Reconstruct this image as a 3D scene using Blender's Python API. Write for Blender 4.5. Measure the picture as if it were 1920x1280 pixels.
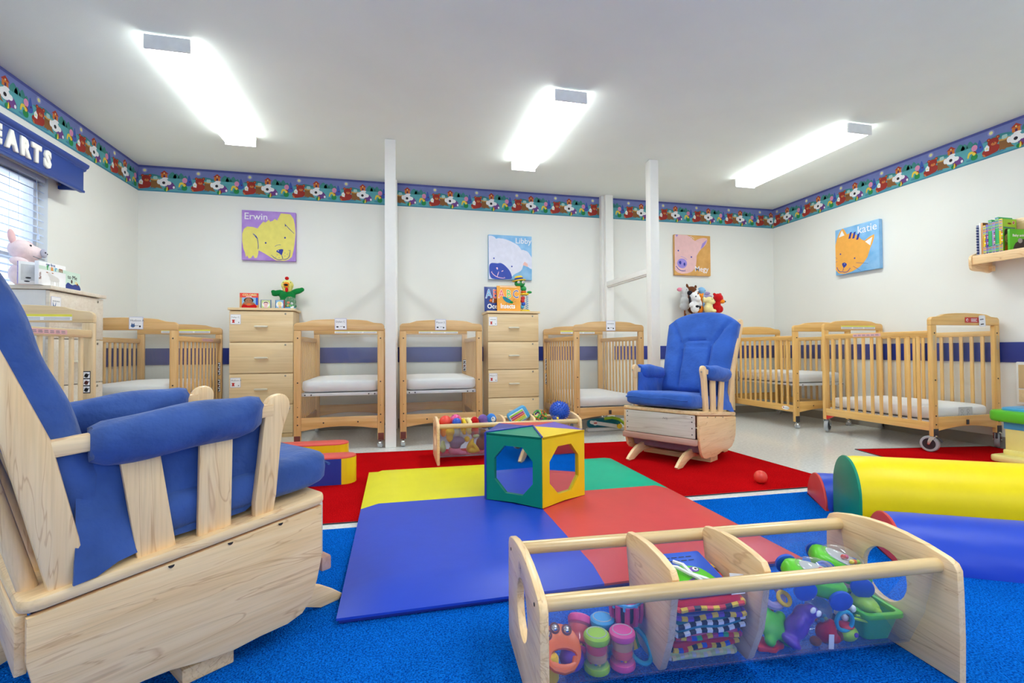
import bpy, bmesh, math, random
from mathutils import Matrix, Vector, Euler
random.seed(7)
for o in list(bpy.data.objects): bpy.data.objects.remove(o)
SC = bpy.context.scene
COL = SC.collection
PI = math.pi

# ------------------------------------------------------------------ camera
FPX, YAW, PIT, ROL, CAMH = 907.26, 0.23111, 0.0172, -0.00644, 0.76153
XL, XR, YB, YF, HC = -2.2615, 4.422, 4.956, -2.0, 2.44
sy_, cy_, sp_, cp_ = math.sin(YAW), math.cos(YAW), math.sin(PIT), math.cos(PIT)
Xv, Fv, Uv = Vector((cy_, -sy_, 0)), Vector((sy_*cp_, cy_*cp_, sp_)), Vector((-sy_*sp_, -cy_*sp_, cp_))
Rv = Xv*math.cos(ROL) + Uv*math.sin(ROL)
Vv = Uv*math.cos(ROL) - Xv*math.sin(ROL)
cam = bpy.data.cameras.new('camera'); camo = bpy.data.objects.new('camera', cam); COL.objects.link(camo)
cam.sensor_width = 36.0; cam.lens = 36.0*FPX/1920.0; cam.clip_start = 0.02; cam.clip_end = 200
mw = Matrix.Identity(4)
for i in range(3):
    mw[i][0], mw[i][1], mw[i][2] = Rv[i], Vv[i], -Fv[i]
mw.translation = Vector((0, 0, CAMH)); camo.matrix_world = mw
SC.camera = camo

# ------------------------------------------------------------------ light and exposure
LAMP = 9.0          # radiance of the fluorescent lenses
SKY = 0.95
w = bpy.data.worlds.new('sky'); SC.world = w; w.use_nodes = True
bgn = w.node_tree.nodes['Background']; bgn.inputs[0].default_value = (0.82, 0.91, 1.0, 1); bgn.inputs[1].default_value = SKY
SC.view_settings.view_transform = 'Standard'; SC.view_settings.look = 'None'
SC.view_settings.gamma = 1.0; SC.view_settings.use_curve_mapping = False
SC.view_settings.exposure = 1.36
SC.cycles.max_bounces = 10; SC.cycles.diffuse_bounces = 6; SC.cycles.glossy_bounces = 5
SC.cycles.transparent_max_bounces = 24; SC.cycles.caustics_reflective = False; SC.cycles.caustics_refractive = False
SC.cycles.sample_clamp_indirect = 6

# unseen fill lamp added in an invented window behind the viewer
dl = bpy.data.lights.new('rear_fill', 'AREA'); dl.shape = 'RECTANGLE'; dl.size, dl.size_y = 3.7, 1.15; dl.energy = 6; dl.color = (.95, .98, 1)
dlo = bpy.data.objects.new('rear_fill', dl); COL.objects.link(dlo); dlo.location = (1.1, YF-.02, 1.5); dlo.rotation_euler = (math.radians(-90), 0, math.radians(180))
# ------------------------------------------------------------------ materials
def lin(c):
    if isinstance(c, str):
        c = [int(c[i:i+2], 16) for i in (0, 2, 4)]
    return tuple(((v/255)/12.92 if v/255 <= .04045 else ((v/255+.055)/1.055)**2.4) for v in c)+(1,)
MATS = {}
def new_mat(n):
    m = bpy.data.materials.new(n); m.use_nodes = True; MATS[n] = m
    return m, m.node_tree, m.node_tree.nodes['Principled BSDF']
def node(t, kind, **kw):
    n = t.nodes.new(kind)
    for k, v in kw.items(): setattr(n, k, v)
    return n
def noise(t, scale, detail=3, vec=None, mscale=None, dist=0):
    tc = node(t, 'ShaderNodeTexCoord'); n = node(t, 'ShaderNodeTexNoise')
    n.inputs['Scale'].default_value = scale; n.inputs['Detail'].default_value = detail; n.inputs['Distortion'].default_value = dist
    if mscale:
        mp = node(t, 'ShaderNodeMapping'); mp.inputs['Scale'].default_value = mscale
        t.links.new(tc.outputs['Object'], mp.inputs[0]); t.links.new(mp.outputs[0], n.inputs['Vector'])
    else:
        t.links.new(tc.outputs['Object'], n.inputs['Vector'])
    return n
def ramp(t, fac, c1, c2, p1=.3, p2=.7):
    r = node(t, 'ShaderNodeValToRGB'); e = r.color_ramp.elements
    e[0].position, e[0].color, e[1].position, e[1].color = p1, c1, p2, c2
    t.links.new(fac, r.inputs[0]); return r
def bump(t, b, h, s, d=.01):
    n = node(t, 'ShaderNodeBump'); n.inputs['Strength'].default_value = s; n.inputs['Distance'].default_value = d
    t.links.new(h, n.inputs['Height']); t.links.new(n.outputs[0], b.inputs['Normal'])
def P(n, c, rough=.5, var=.05, ns=14, bs=0, bsc=120, bd=.002, metal=0, coat=0, sheen=0, spec=.5):
    m, t, b = new_mat(n); c = lin(c)
    b.inputs['Roughness'].default_value = rough; b.inputs['Metallic'].default_value = metal
    b.inputs['Coat Weight'].default_value = coat; b.inputs['Sheen Weight'].default_value = sheen
    b.inputs['Specular IOR Level'].default_value = spec; b.inputs['Coat Roughness'].default_value = .12
    nz = noise(t, ns, 3)
    lo = tuple(max(0, x*(1-var)) for x in c[:3])+(1,); hi = tuple(min(1, x*(1+var)) for x in c[:3])+(1,)
    r = ramp(t, nz.outputs[0], lo, hi); t.links.new(r.outputs[0], b.inputs['Base Color'])
    if bs:
        nb = noise(t, bsc, 4); bump(t, b, nb.outputs[0], bs, bd)
    return m
def wood(n, c1, c2, axis, rough=.35, coat=.15, sc=1.0, dark=None):
    m, t, b = new_mat(n)
    ms = [16*sc]*3; ms[axis] = 1.1*sc
    nz = noise(t, 1.6, 5, mscale=tuple(ms), dist=.6)
    r = ramp(t, nz.outputs[0], lin(c2), lin(c1), .30, .62)
    ms2 = [60*sc]*3; ms2[axis] = 2.0*sc
    n2 = noise(t, 2.0, 4, mscale=tuple(ms2), dist=.2)
    r2 = ramp(t, n2.outputs[0], (.86, .84, .80, 1), (1.0, 1.0, 1.0, 1), .28, .55)
    mx = node(t, 'ShaderNodeMix', data_type='RGBA', blend_type='MULTIPLY'); mx.inputs['Factor'].default_value = .8
    t.links.new(r.outputs[0], mx.inputs['A']); t.links.new(r2.outputs[0], mx.inputs['B'])
    out = mx.outputs['Result']
    if dark:
        n3 = noise(t, 1.0, 3, mscale=tuple([9*sc if i != axis else .8*sc for i in range(3)]), dist=1.6)
        r3 = node(t, 'ShaderNodeValToRGB'); e = r3.color_ramp.elements
        e[0].position, e[0].color = .485, (1, 1, 1, 1); e[1].position, e[1].color = .50, lin(dark)
        k = r3.color_ramp.elements.new(.515); k.color = (1, 1, 1, 1)
        t.links.new(n3.outputs[0], r3.inputs[0])
        m3 = node(t, 'ShaderNodeMix', data_type='RGBA', blend_type='MULTIPLY'); m3.inputs['Factor'].default_value = .4
        t.links.new(out, m3.inputs['A']); t.links.new(r3.outputs[0], m3.inputs['B']); out = m3.outputs['Result']
    t.links.new(out, b.inputs['Base Color'])
    b.inputs['Roughness'].default_value = rough; b.inputs['Coat Weight'].default_value = coat; b.inputs['Coat Roughness'].default_value = .2
    return m
def glassy(n, tint, rough=.03, amount=1.0, haze=.0, hazec='ffffff', ior=1.45):
    m, t, b = new_mat(n); t.nodes.remove(b); out = t.nodes['Material Output']
    tr = node(t, 'ShaderNodeBsdfTransparent'); tr.inputs[0].default_value = lin(tint)
    gl = node(t, 'ShaderNodeBsdfGlossy'); gl.inputs['Roughness'].default_value = rough
    fr = node(t, 'ShaderNodeFresnel'); fr.inputs[0].default_value = ior
    geo = node(t, 'ShaderNodeNewGeometry')          # the same reflectance from both sides of a thin sheet
    inv = node(t, 'ShaderNodeMath', operation='SUBTRACT'); inv.inputs[0].default_value = 1
    t.links.new(geo.outputs['Backfacing'], inv.inputs[1])
    mu = node(t, 'ShaderNodeMath', operation='MULTIPLY'); t.links.new(fr.outputs[0], mu.inputs[0]); t.links.new(inv.outputs[0], mu.inputs[1])
    mu2 = node(t, 'ShaderNodeMath', operation='MULTIPLY'); t.links.new(mu.outputs[0], mu2.inputs[0]); mu2.inputs[1].default_value = amount
    mx = node(t, 'ShaderNodeMixShader'); t.links.new(mu2.outputs[0], mx.inputs[0]); t.links.new(tr.outputs[0], mx.inputs[1]); t.links.new(gl.outputs[0], mx.inputs[2])
    last = mx
    if haze:
        df = node(t, 'ShaderNodeBsdfDiffuse'); df.inputs[0].default_value = lin(hazec)
        m2 = node(t, 'ShaderNodeMixShader'); m2.inputs[0].default_value = haze
        t.links.new(mx.outputs[0], m2.inputs[1]); t.links.new(df.outputs[0], m2.inputs[2]); last = m2
    t.links.new(last.outputs[0], out.inputs[0])
    return m
def carpet(n, c1, c2):
    m, t, b = new_mat(n)
    a = noise(t, 230, 2); c = noise(t, 3.0, 4)
    r = ramp(t, a.outputs[0], lin(c2), lin(c1), .32, .62)
    r2 = ramp(t, c.outputs[0], (.82, .82, .82, 1), (1, 1, 1, 1), .3, .7)
    mx = node(t, 'ShaderNodeMix', data_type='RGBA', blend_type='MULTIPLY'); mx.inputs['Factor'].default_value = 1
    t.links.new(r.outputs[0], mx.inputs['A']); t.links.new(r2.outputs[0], mx.inputs['B'])
    t.links.new(mx.outputs['Result'], b.inputs['Base Color'])
    b.inputs['Roughness'].default_value = .95; b.inputs['Specular IOR Level'].default_value = .0
    bump(t, b, a.outputs[0], 1.0, .012)
    return m

P('wall', 'ebebe6', .7, .015, 2, .12, 260, .001)
P('ceiling', 'f0f6f0', .85, .015, 3, .35, 320, .002)
P('trim_white', 'eceae5', .5, .03, 8)
P('post_white', 'f2f0ec', .45, .01, 20, .06, 60)
P('rail_blue', '2a3a8e', .3, .04, 6)
P('cove', '9b958c', .5, .05)
m, t, b = new_mat('vinyl_floor')
a = noise(t, 55, 5); c = noise(t, 5, 4)
r = ramp(t, a.outputs[0], lin('d8dad8'), lin('eaecea'), .35, .65)
t.links.new(r.outputs[0], b.inputs['Base Color']); b.inputs['Roughness'].default_value = .13
b.inputs['Specular IOR Level'].default_value = .6
bump(t, b, c.outputs[0], .04, .01)
carpet('rug_red', 'ea161c', 'c00e14'); carpet('rug_blue', '1488ff', '0446b4')
P('rug_edge', '3a3236', .7)
wood('maple_x', 'ffdcaa', 'f6cc94', 0, dark='c08a54', sc=1.5); wood('maple_y', 'ffdcaa', 'f6cc94', 1, dark='c08a54', sc=1.5); wood('maple_z', 'ffdcaa', 'f6cc94', 2, dark='c08a54', sc=1.5)
wood('maple_pale', 'e2d9ce', 'd6cbbf', 1, dark='b8a594'); wood('maple_rose', 'cfa898', 'b98c7c', 1)
wood('dowel_x', 'e6c692', 'd8b47c', 0, .25, .3)
for v, c1, c2 in (('', 'e0b67c', 'd0a060'), ('_gold', 'efc278', 'e2ac5c'), ('_glare', 'e6cda4', 'd8ba8a')):  # the palest pair paints window glare into the crib wood
    for ax, nm in enumerate('xyz'): wood('crib'+v+'_'+nm, c1, c2, ax, .35, .2)
wood('laminate', 'ecd3a8', 'e4c798', 0, .4, .05, .6); wood('laminate_side', 'dcbf90', 'ceae7c', 2, .4, .05, .6); wood('laminate_pale', 'e6dccd', 'dccfbe', 1, .4, .05, .6)
P('laminate_grey', 'dcdad8', .5, .03)
P('dark_gap', '3a3028', .8)
P('handle_cream', 'ded8c4', .35); P('lock_metal', 'b9b2a4', .3, .04, metal=.9); P('lock_dark', '4c4640', .5)
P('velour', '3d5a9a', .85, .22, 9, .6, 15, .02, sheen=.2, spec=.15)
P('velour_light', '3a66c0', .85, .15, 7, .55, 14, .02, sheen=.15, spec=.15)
P('sheet', 'f0eff0', .8, .02, 30, .3, 26, .006); P('metal_white', 'e6e6e8', .4)
P('screw', '2e2620', .5); P('mahogany', '6a2e26', .5); P('plate_black', '39363a', .5)
P('chrome', 'd4d6d4', .15, .03, metal=1); P('wheel_grey', 'a8abae', .5); P('wheel_core', '2b2a30', .4)
P('paper', 'f3f3f6', .6); P('paper_edge', 'c9cde6', .6); P('ink_grey', '7d7f88', .6); P('ink_dark', '2b2c33', .6); P('ink_blue', '46699f', .6)
P('sticker_yellow', 'e8df4e', .5); P('sticker_pink', 'e9b6bd', .5); P('sticker_red', 'c9322e', .5)
glassy('acrylic', 'fcfdfd', .02, 1.0, .02, 'ffffff')
glassy('acrylic_bin', 'f6f8ff', .04, 1.0, .05, 'cdd8ff')
glassy('clear_plastic', 'fafafc', .05, 1.6, .06); glassy('clear_smoky', 'e4dcd4', .08, 1.0, .12)
glassy('pane', 'f4f8fc', .01)
m, t, b = new_mat('lens'); t.nodes.remove(b)
em = node(t, 'ShaderNodeEmission'); em.inputs[1].default_value = LAMP
wv = noise(t, 3, 2, mscale=(9, .2, 1)); rr = ramp(t, wv.outputs[0], (.84, .92, .90, 1), (.94, 1, .985, 1), .35, .6)
t.links.new(rr.outputs[0], em.inputs[0]); t.links.new(em.outputs[0], t.nodes['Material Output'].inputs[0])
m, t, b = new_mat('lens_side'); t.nodes.remove(b)
em = node(t, 'ShaderNodeEmission'); em.inputs[1].default_value = LAMP*.34; em.inputs[0].default_value = (.93, 1, .985, 1)
t.links.new(em.outputs[0], t.nodes['Material Output'].inputs[0])
P('fixture', 'f2f3f3', .45)
m = P('mirror', 'dfe4ea', .03, .0, metal=1)
for n, c in dict(v_yellow='e6de1e', v_green='0c8f70', v_blue='2448c4', v_red='d84442', v_purple='6a55c0', v_yellow3='f8dc00', v_blue2='2b3d9e', v_yellow2='f2cf1c', v_teal='00b48e', v_coral='e2524c', v_ring_red='de5650').items():
    P(n, c, .38, .03, 8, .12, 30, .003, spec=.32 if n != 'v_teal' else .12)
for n, c in dict(p_red='d8302a', p_orange='f0701e', p_yellow='f2cf22', p_green='5cc42a', p_lime='a8d82e', p_dgreen='1f9a4c', p_blue='2458c8', p_sky='4aa6dc', p_cyan='22a8c8', p_purple='6e46b4', p_pink='ec5c9c', p_magenta='c23a78', p_white='f0f0f0', p_black='222226', p_tan='d9a05e', p_cream='f4e690', p_navy='223a8a', p_coral='ee4a3a', p_grey='b9bcc0', p_mint='3ab46a').items():
    P(n, c, .32, .03, 10, spec=.5)
for n, c in dict(f_green='12803c', f_yellow='e8e07e', f_orange='ee8c22', f_red='c4161a', f_brown='6a3a1c', f_tan='8c4f28', f_white='ecebec', f_grey='cfd0d2', f_black='222026', f_cream='efe0a2', f_sky='8cc0ea', f_lav='a99cc8', f_pink='efc6c8', f_pinkd='e88aa0', f_purple='7d5ea8', f_teal='2f88a0', f_yel='f0c832', f_blue='3c7fd0', f_rose='d888a0', f_lgreen='cbdc98', f_violet='8d7a92', f_pigpale='f3dcdc', f_snout='b4b2c4').items():
    P(n, c, .9, .08, 25, .4, 140, .003, sheen=.2, spec=.1)
for n, c in dict(d_sky='7480bc', d_night='50589c', d_hill='3a8a90', d_ground='5aa8b2', d_shadow='4388a4', d_tree='3d8c86', d_house='d8792e', d_roof='b0402c', d_moon='e8e6a0', d_halo='9a9cd0', d_bear='a02c22', d_muzzle='cf7a40', d_stump='8a5c30', d_top='cfa050', d_white='f2f2f4', d_purple='70408c', d_green='1a8848', d_yellow='ecd04a', d_pink='dc8fb8', d_blue='3c5cb4', d_black='26222a', d_jar='a8d0cc', d_dk='5c2a5a', c_lav='a274c8', c_dog='e8dc72', c_ink='2a3a9a', c_sky='74b6e6', c_sheep='dfe0f2', c_navy='3a52b4', c_peach='eebcb4', c_ochre='dfa050', c_pig='e8bcbc', c_snout='9c8ad8', c_cat='f0ac4c', c_text='f0eef6', c_pinkl='f0c8dc').items():
    P(n, c, .75, .04, 22)
P('valance', '24418e', .4, .04); P('letter', 'eeebe4', .5, .02)
P('slat_white', 'c8d6ee', .45, .02); P('facade', 'e6e9ee', .8, .04); P('facade_glass', '7f9ac8', .3)
P('mint_glare', 'cfe6d8', .6); P('book_orange', 'f2a636', .4); P('skin', 'a8704e', .6); P('skin_light', 'e3b08e', .6); P('hair', '3a241c', .7)  # the mint book colour has window glare washed into it

# ------------------------------------------------------------------ mesh builder
def Tr(x, y, z): return Matrix.Translation((x, y, z))
def Rot(ax, deg): return Matrix.Rotation(math.radians(deg), 4, ax)
def Sc(x, y, z): return Matrix.Diagonal((x, y, z, 1))
_bc = {}
def bevbox(sx, sy, sz, b, seg):
    k = (round(sx, 5), round(sy, 5), round(sz, 5), round(b, 5), seg)
    if k not in _bc:
        bm = bmesh.new(); bmesh.ops.create_cube(bm, size=1); bmesh.ops.scale(bm, vec=(sx, sy, sz), verts=bm.verts)
        if b > 0: bmesh.ops.bevel(bm, geom=bm.edges[:], offset=b, segments=seg, affect='EDGES', profile=.5)
        bm.verts.index_update()
        _bc[k] = ([v.co.copy() for v in bm.verts], [[v.index for v in f.verts] for f in bm.faces]); bm.free()
    return _bc[k]
class MB:
    def __init__(s, mat=None): s.V, s.F, s.I, s.mats, s.cur = [], [], [], [], None; s.use(mat) if mat else None
    def use(s, mat):
        if mat not in s.mats: s.mats.append(mat)
        s.cur = s.mats.index(mat); return s
    def add(s, V, F, M=None):
        o = len(s.V)
        s.V += [tuple(M @ Vector(v)) for v in V] if M else [tuple(v) for v in V]
        s.F += [[i+o for i in f] for f in F]; s.I += [s.cur]*len(F); return s
    def box(s, x0, x1, y0, y1, z0, z1, b=.0, seg=2, M=None):
        V, F = bevbox(x1-x0, y1-y0, z1-z0, min(b, .49*min(x1-x0, y1-y0, z1-z0)), seg)
        m = Tr((x0+x1)/2, (y0+y1)/2, (z0+z1)/2)
        return s.add(V, F, M @ m if M else m)
    def cyl(s, p0, p1, r0, r1=None, n=14, M=None):
        r1 = r0 if r1 is None else r1; p0, p1 = Vector(p0), Vector(p1); d = p1-p0
        q = d.to_track_quat('Z', 'Y').to_matrix().to_4x4(); q.translation = p0; L = d.length
        V = [(r0*math.cos(2*PI*i/n), r0*math.sin(2*PI*i/n), 0) for i in range(n)]+[(r1*math.cos(2*PI*i/n), r1*math.sin(2*PI*i/n), L) for i in range(n)]
        F = [[i, (i+1) % n, n+(i+1) % n, n+i] for i in range(n)]+[list(range(n-1, -1, -1)), list(range(n, 2*n))]
        return s.add(V, F, M @ q if M else q)
    def tube(s, path, r, n=8, closed=False, M=None):
        P_ = [Vector(p) for p in path]; m = len(P_); V = []; F = []; up = None
        rr = r if isinstance(r, (list, tuple)) else [r]*m
        for i in range(m):
            t = (P_[(i+1) % m]-P_[i-1]) if closed else (P_[min(i+1, m-1)]-P_[max(i-1, 0)])
            t.normalize()
            if up is None: up = Vector((0, 0, 1)) if abs(t.z) < .9 else Vector((1, 0, 0))
            a = up-t*up.dot(t); a.normalize(); up = a; b = t.cross(a)
            V += [P_[i]+(a*math.cos(2*PI*k/n)+b*math.sin(2*PI*k/n))*rr[i] for k in range(n)]
        for i in range(m if closed else m-1):
            j = (i+1) % m
            F += [[i*n+k, i*n+(k+1) % n, j*n+(k+1) % n, j*n+k] for k in range(n)]
        if not closed: F += [list(range(n-1, -1, -1)), list(range((m-1)*n, m*n))]
        return s.add(V, F, M)
    def lathe(s, prof, n=20, M=None, cap=True):
        V = []; F = []; m = len(prof)
        for r, z in prof: V += [(r*math.cos(2*PI*k/n), r*math.sin(2*PI*k/n), z) for k in range(n)]
        for i in range(m-1): F += [[i*n+k, i*n+(k+1) % n, (i+1)*n+(k+1) % n, (i+1)*n+k] for k in range(n)]
        if cap and prof[0][0] > 1e-6: F.append(list(range(n-1, -1, -1)))
        if cap and prof[-1][0] > 1e-6: F.append(list(range((m-1)*n, m*n)))
        return s.add(V, F, M)
    def sup(s, c, r, e1=1.0, e2=1.0, nu=20, nv=12, M=None):      # superellipsoid (e=1 ellipsoid, small e = rounded box)
        sg = lambda x, e: math.copysign(abs(x)**e, x)
        V = [(0, 0, -r[2])]
        for j in range(1, nv):
            p = -PI/2+PI*j/nv
            for i in range(nu):
                th = 2*PI*i/nu
                V.append((r[0]*sg(math.cos(p), e1)*sg(math.cos(th), e2), r[1]*sg(math.cos(p), e1)*sg(math.sin(th), e2), r[2]*sg(math.sin(p), e1)))
        V.append((0, 0, r[2])); T = len(V)-1
        F = [[0, 1+(i+1) % nu, 1+i] for i in range(nu)]
        for j in range(nv-2): F += [[1+j*nu+i, 1+j*nu+(i+1) % nu, 1+(j+1)*nu+(i+1) % nu, 1+(j+1)*nu+i] for i in range(nu)]
        F += [[1+(nv-2)*nu+i, 1+(nv-2)*nu+(i+1) % nu, T] for i in range(nu)]
        m = Tr(*c); return s.add(V, F, M @ m if M else m)
    def ball(s, c, r, nu=18, nv=12, M=None): return s.sup(c, (r, r, r), nu=nu, nv=nv, M=M)
    def torus(s, c, R, r, n=24, k=8, M=None):
        m = Tr(*c); m = M @ m if M else m
        return s.tube([(R*math.cos(2*PI*i/n), R*math.sin(2*PI*i/n), 0) for i in range(n)], r, k, True, m)
    def prism(s, poly, t, M=None, holes=(), bev=0):               # outline in xy, thickness 0..t in z
        bm = bmesh.new(); loops = [poly]+list(holes); ed = []
        for lp in loops:
            vs = [bm.verts.new((p[0], p[1], 0)) for p in lp]
            ed += [bm.edges.new((vs[i], vs[(i+1) % len(vs)])) for i in range(len(vs))]
        if holes: bmesh.ops.triangle_fill(bm, use_beauty=True, use_dissolve=False, edges=ed)
        else: bm.faces.new(list(bm.verts))
        g = bmesh.ops.extrude_face_region(bm, geom=bm.faces[:])
        bmesh.ops.translate(bm, vec=(0, 0, t), verts=[x for x in g['geom'] if isinstance(x, bmesh.types.BMVert)])
        bmesh.ops.recalc_face_normals(bm, faces=bm.faces)
        if bev:
            es = [e for e in bm.edges if len(e.link_faces) == 2 and abs(e.verts[0].co.z-e.verts[1].co.z) < 1e-7 and e.calc_face_angle(0) > .8]
            bmesh.ops.bevel(bm, geom=es, offset=bev, segments=2, affect='EDGES', profile=.5)
        bm.verts.index_update()
        V = [v.co.copy() for v in bm.verts]; F = [[v.index for v in f.verts] for f in bm.faces]; bm.free()
        return s.add(V, F, M)
    def poly(s, pts, M=None, lift=0): return s.add([(p[0], p[1], lift) for p in pts], [list(range(len(pts)))], M)
    def build(s, name, parent=None, smooth=35, loc=None):
        me = bpy.data.meshes.new(name); me.from_pydata(s.V, [], s.F)
        for n in s.mats: me.materials.append(MATS[n])
        if len(s.mats) > 1: me.polygons.foreach_set('material_index', s.I)
        if smooth:
            me.polygons.foreach_set('use_smooth', [True]*len(me.polygons))
            me.set_sharp_from_angle(angle=math.radians(smooth))
        me.update()
        return link(name, me, parent)
def link(name, me, parent=None):
    o = bpy.data.objects.new(name, me); COL.objects.link(o)
    if parent: o.parent = parent
    return o
def tag(o, label, cat, group=None):
    o['label'] = label; o['category'] = cat
    if group: o['group'] = group
    return o
def thing(name, label, cat, loc=(0, 0, 0), rz=0, group=None, eul=None):
    o = bpy.data.objects.new(name, None); COL.objects.link(o); o.empty_display_size = .05
    o.location = loc; o.rotation_euler = eul or (0, 0, rz)
    return tag(o, label, cat, group)
def structure(o): o['kind'] = 'structure'; return o
def text_mesh(body, size, mat, M, ext=.0004, off=0.0, bev=0, align='LEFT', sx=1.0):
    c = bpy.data.curves.new('text', 'FONT'); c.body = body; c.size = size; c.extrude = ext; c.offset = off
    c.bevel_depth = bev; c.align_x = align; c.resolution_u = 2; c.bevel_resolution = 1
    o = bpy.data.objects.new('text', c); COL.objects.link(o)
    dg = bpy.context.evaluated_depsgraph_get(); me = bpy.data.meshes.new_from_object(o.evaluated_get(dg))
    bpy.data.objects.remove(o); bpy.data.curves.remove(c)
    me.transform(M @ Sc(sx, 1, 1)); me.materials.clear(); me.materials.append(MATS[mat]); return me
def text(body, size, mat, M, parent, name='lettering', **kw):
    me = text_mesh(body, size, mat, M, **kw); me.name = name; return link(name, me, parent)
def frame(o, u, v):                                               # matrix: x->u, y->v, z->u x v
    u, v = Vector(u).normalized(), Vector(v).normalized(); n = u.cross(v)
    m = Matrix.Identity(4)
    for i in range(3): m[i][0], m[i][1], m[i][2] = u[i], v[i], n[i]
    m.translation = Vector(o); return m
def circ(cx, cy, rx, ry=None, n=16, a0=0, a1=360): 
    ry = rx if ry is None else ry
    k = n if abs(a1-a0) >= 360 else n+1
    return [(cx+rx*math.cos(math.radians(a0+(a1-a0)*i/n)), cy+ry*math.sin(math.radians(a0+(a1-a0)*i/n))) for i in range(k)]
def stroke(pts, w):                                               # a flat polyline band, tapered a little at both ends
    L = []; R = []
    for i, p in enumerate(pts):
        a, b = pts[max(0, i-1)], pts[min(len(pts)-1, i+1)]
        dx, dy = b[0]-a[0], b[1]-a[1]; l = math.hypot(dx, dy) or 1
        k = w/2*(.6 if i in (0, len(pts)-1) else 1)
        L.append((p[0]-dy/l*k, p[1]+dx/l*k)); R.append((p[0]+dy/l*k, p[1]-dx/l*k))
    return L+R[::-1]
def bez(p0, p1, p2, n=8):
    return [((1-t)**2*p0[0]+2*t*(1-t)*p1[0]+t*t*p2[0], (1-t)**2*p0[1]+2*t*(1-t)*p1[1]+t*t*p2[1]) for t in [i/n for i in range(n+1)]]
def smooth_closed(pts, n=4):                                      # Catmull-Rom through a closed outline
    out = []; m = len(pts)
    for i in range(m):
        a, b, c, d = pts[i-1], pts[i], pts[(i+1) % m], pts[(i+2) % m]
        for k in range(n):
            t = k/n; o = []
            for q in range(2):
                o.append(.5*(2*b[q]+(c[q]-a[q])*t+(2*a[q]-5*b[q]+4*c[q]-d[q])*t*t+(3*b[q]-a[q]-3*c[q]+d[q])*t**3))
            out.append(tuple(o))
    return out
def rrect(x0, x1, y0, y1, r, n=4):
    return circ(x1-r, y0+r, r, n=n, a0=-90, a1=0)+circ(x1-r, y1-r, r, n=n, a0=0, a1=90)+circ(x0+r, y1-r, r, n=n, a0=90, a1=180)+circ(x0+r, y0+r, r, n=n, a0=180, a1=270)
def blob(name, mat, ells, parent, vox=.006, smooth=6):            # one continuous soft body grown from ellipsoids
    b = MB(mat)
    for e in ells:
        M = Tr(*e[0])
        if len(e) > 2: M = M @ Euler([math.radians(q) for q in e[2]]).to_matrix().to_4x4()
        b.sup((0, 0, 0), e[1], nu=16, nv=10, M=M)
    o = b.build(name, None, 0)
    md = o.modifiers.new('r', 'REMESH'); md.mode = 'VOXEL'; md.voxel_size = vox
    ms = o.modifiers.new('s', 'SMOOTH'); ms.iterations = smooth; ms.factor = .5
    dg = bpy.context.evaluated_depsgraph_get(); me = bpy.data.meshes.new_from_object(o.evaluated_get(dg))
    me.name = name; me.polygons.foreach_set('use_smooth', [True]*len(me.polygons))
    bpy.data.objects.remove(o)
    if not me.materials: me.materials.append(MATS[mat])
    return link(name, me, parent)

# ------------------------------------------------------------------ room shell
def shell(name, mat, *boxes):
    b = MB(mat)
    for q in boxes: b.box(*q)
    return structure(b.build(name, None, 0))
WY0, WY1, WZ0, WZ1 = 2.05, 3.815, 1.0, 1.92                      # window opening in the left wall
shell('floor', 'vinyl_floor', (XL-.2, XR+.2, YF-.2, YB+.2, -.1, 0))
shell('ceiling', 'ceiling', (XL-.2, XR+.2, YF-.2, YB+.2, HC, HC+.1))
shell('wall_back', 'wall', (XL-.15, XR+.15, YB, YB+.15, 0, HC))
shell('wall_right', 'wall', (XR, XR+.15, YF-.15, YB, 0, HC))
shell('wall_front', 'wall', (XL-.15, -.8, YF-.15, YF, 0, HC), (3.0, XR+.15, YF-.15, YF, 0, HC), (-.8, 3.0, YF-.15, YF, 0, .9), (-.8, 3.0, YF-.15, YF, 2.1, HC))
fr = MB('trim_white')
for q in ((-.8, 3.0, YF-.1, YF-.05, .9, .95), (-.8, 3.0, YF-.1, YF-.05, 2.05, 2.1), (-.8, -.75, YF-.1, YF-.05, .9, 2.1), (2.95, 3.0, YF-.1, YF-.05, .9, 2.1), (1.08, 1.12, YF-.1, YF-.05, .9, 2.1)): fr.box(*q, b=.004)
w2 = structure(fr.build('fill_window')); MB('pane').box(-.76, 2.96, YF-.078, YF-.073, .94, 2.06).build('pane', w2)  # invented window, added only to let fill light in from behind
shell('wall_left', 'wall', (XL-.15, XL, YF-.15, WY0, 0, HC), (XL-.15, XL, WY1, YB, 0, HC), (XL-.15, XL, WY0, WY1, 0, WZ0), (XL-.15, XL, WY0, WY1, WZ1, HC))
e = .004
for i, q in enumerate(((XL, XR, YB-.008, YB, 0, .085), (XR-.008, XR, YF, YB-.008, 0, .085), (XL, XL+.008, YF, YB-.008, 0, .085))):
    shell('baseboard_'+('back', 'right', 'left')[i], 'cove', q)
for i, q in enumerate(((XL+.012, XR-.012, YB-.012, YB, .645, .795), (XR-.012, XR, YF, YB, .645, .795), (XL, XL+.012, YF, YB, .645, .795))):
    o = MB('rail_blue').box(*q, b=.003).build('trim_%d' % (i+1)); structure(o)

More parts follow.
